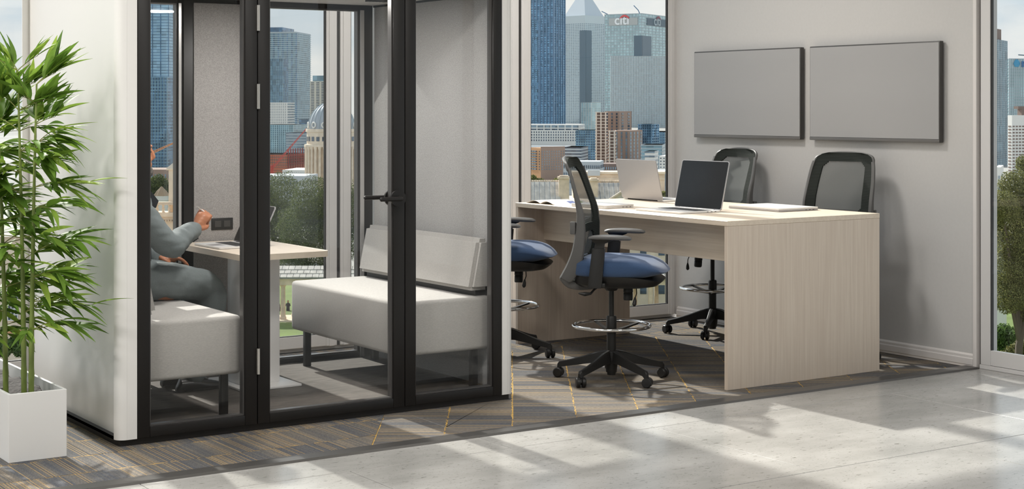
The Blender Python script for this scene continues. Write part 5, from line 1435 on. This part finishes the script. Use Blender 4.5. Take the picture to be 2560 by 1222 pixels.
def tree(name, label, blobs, D, lm, n, ls, seed, cat='tree', trunk=True, group=None):
    rnd = random.Random(seed); k = D/FPX
    C0 = [(at(u, v, D+dd), r*k) for u, v, r, dd in blobs]
    base = sum((c for c, r in C0), Vector())/len(C0); base.z = GZ
    t = thing(name, label, cat, base, 0, group); g = G(); tot = sum(r*r for c, r in C0)
    for c, r in C0:
        for i in range(int(n*r*r/tot)):
            d = Vector((rnd.gauss(0, 1), rnd.gauss(0, 1), rnd.gauss(0, 1))).normalized()
            lump = 1+.22*mnoise.noise(d*2.6+c*.37)
            p = c-base+d*(r*lump*(rnd.random()**.28))
            nn = (d+Vector((rnd.gauss(0, .7), rnd.gauss(0, .7), rnd.gauss(0, .7)))).normalized(); a = nn.orthogonal().normalized(); b = nn.cross(a); s = ls*rnd.uniform(.6, 1.3)
            g.add([p-a*s, p-b*s*.55+nn*s*.1, p+a*s, p+b*s*.55+nn*s*.1], [[0, 1, 2, 3]])
    g.build('foliage', lm, t, smooth=False, stuff=True)
    if trunk:
        w = G(); c, r = max(C0, key=lambda q: q[1]); top = c-base; h = max(2., top.z)
        w.tube([(0, 0, 0), (0.1, 0, h*.35), (top.x*.4, top.y*.4, h*.7), tuple(top)], [h*.035, h*.028, h*.02, h*.008], 8)
        for c, r in C0:
            q = c-base; w.tube([(0.1, 0, h*.4), (q.x*.5, q.y*.5, h*.4+(q.z-h*.4)*.6), tuple(q)], [h*.018, h*.012, h*.004], 6)
        w.build('trunk', M_bark, t)
    return t
tree('tree', 'big leafy tree in the middle of the pod door view', [(790, 500, 62, 0), (760, 570, 70, 1), (840, 540, 75, 2), (800, 625, 80, -1), (872, 590, 60, 2), (735, 640, 50, 0), (880, 500, 45, 4)], 220, M_fol, 80000, .105, 3)
tree('tree', 'darker tree at the left of the pod door view', [(700, 480, 52, 0), (672, 540, 60, 2), (712, 560, 50, 0), (640, 490, 50, 3), (690, 620, 60, 0)], 245, M_fol, 36000, .115, 4)
tree('tree', 'distant tree behind the brown conical pavilion roof', [(395, 462, 26, 0), (414, 474, 24, 1), (370, 470, 24, 1), (395, 492, 26, 0)], 230, M_fol, 9000, .14, 5)
tree('tree', 'small trees at the foot of the brick block over the desk', [(1332, 452, 14, 0), (1352, 458, 13, 0), (1318, 460, 16, 0), (1392, 455, 10, 2)], 330, M_fol2, 2500, .3, 6)
tree('tree', 'tree behind the laptop close to the window frame', [(1668, 500, 22, 0), (1690, 520, 30, 0)], 140, M_fol2, 2500, .26, 7)
tree('tree', 'large spreading tree filling the right hand window', [(2540, 470, 46, 0), (2505, 520, 44, -2), (2580, 520, 60, 1), (2540, 590, 66, 0), (2490, 540, 30, 1), (2600, 640, 70, 2), (2535, 680, 64, 0), (2520, 740, 44, -1), (2580, 760, 56, 1), (2560, 410, 22, 1)], 130, M_fol2, 95000, .075, 8)
tree('hedge', 'clipped dark green hedge low in the right hand window', [(2490, 838, 26, 0), (2512, 832, 24, 1), (2534, 846, 22, 0), (2500, 860, 26, 1), (2520, 870, 26, 0)], 140, M_fol3, 6000, .13, 9, 'hedge', False)
tree('shrub', 'flowering shrub at the bottom of the right hand window', [(2530, 880, 18, 0), (2550, 870, 20, 0), (2506, 890, 14, 0), (2570, 886, 22, 0)], 132, M_fol2, 3000, .12, 10, 'shrub', False)
tree('shrub', 'garden shrubs below the stone house behind the bamboo', [(10, 870, 22, 0), (34, 862, 20, 1), (52, 872, 20, 0), (-20, 870, 26, 0), (80, 868, 22, 0)], 90, M_fol3, 4500, .12, 12, 'shrub', False)
# annex wall and parked detail seen behind the right tree
aw = thing('white_annex', 'pale rendered annex wall behind the right hand tree', 'house', at(2485, HY, 150)); aw.location.z = GZ; aw.rotation_euler = (0, 0, -TH)
G().box(-2, 1.2, 0, 4, 0, zat(600, 150)-GZ).build('wall', M_bw, aw, smooth=False)
G().box(-2.2, 1.4, -.2, 4.2, zat(600, 150)-GZ, zat(592, 150)-GZ).build('roof_edge', M_bricko, aw, smooth=False)
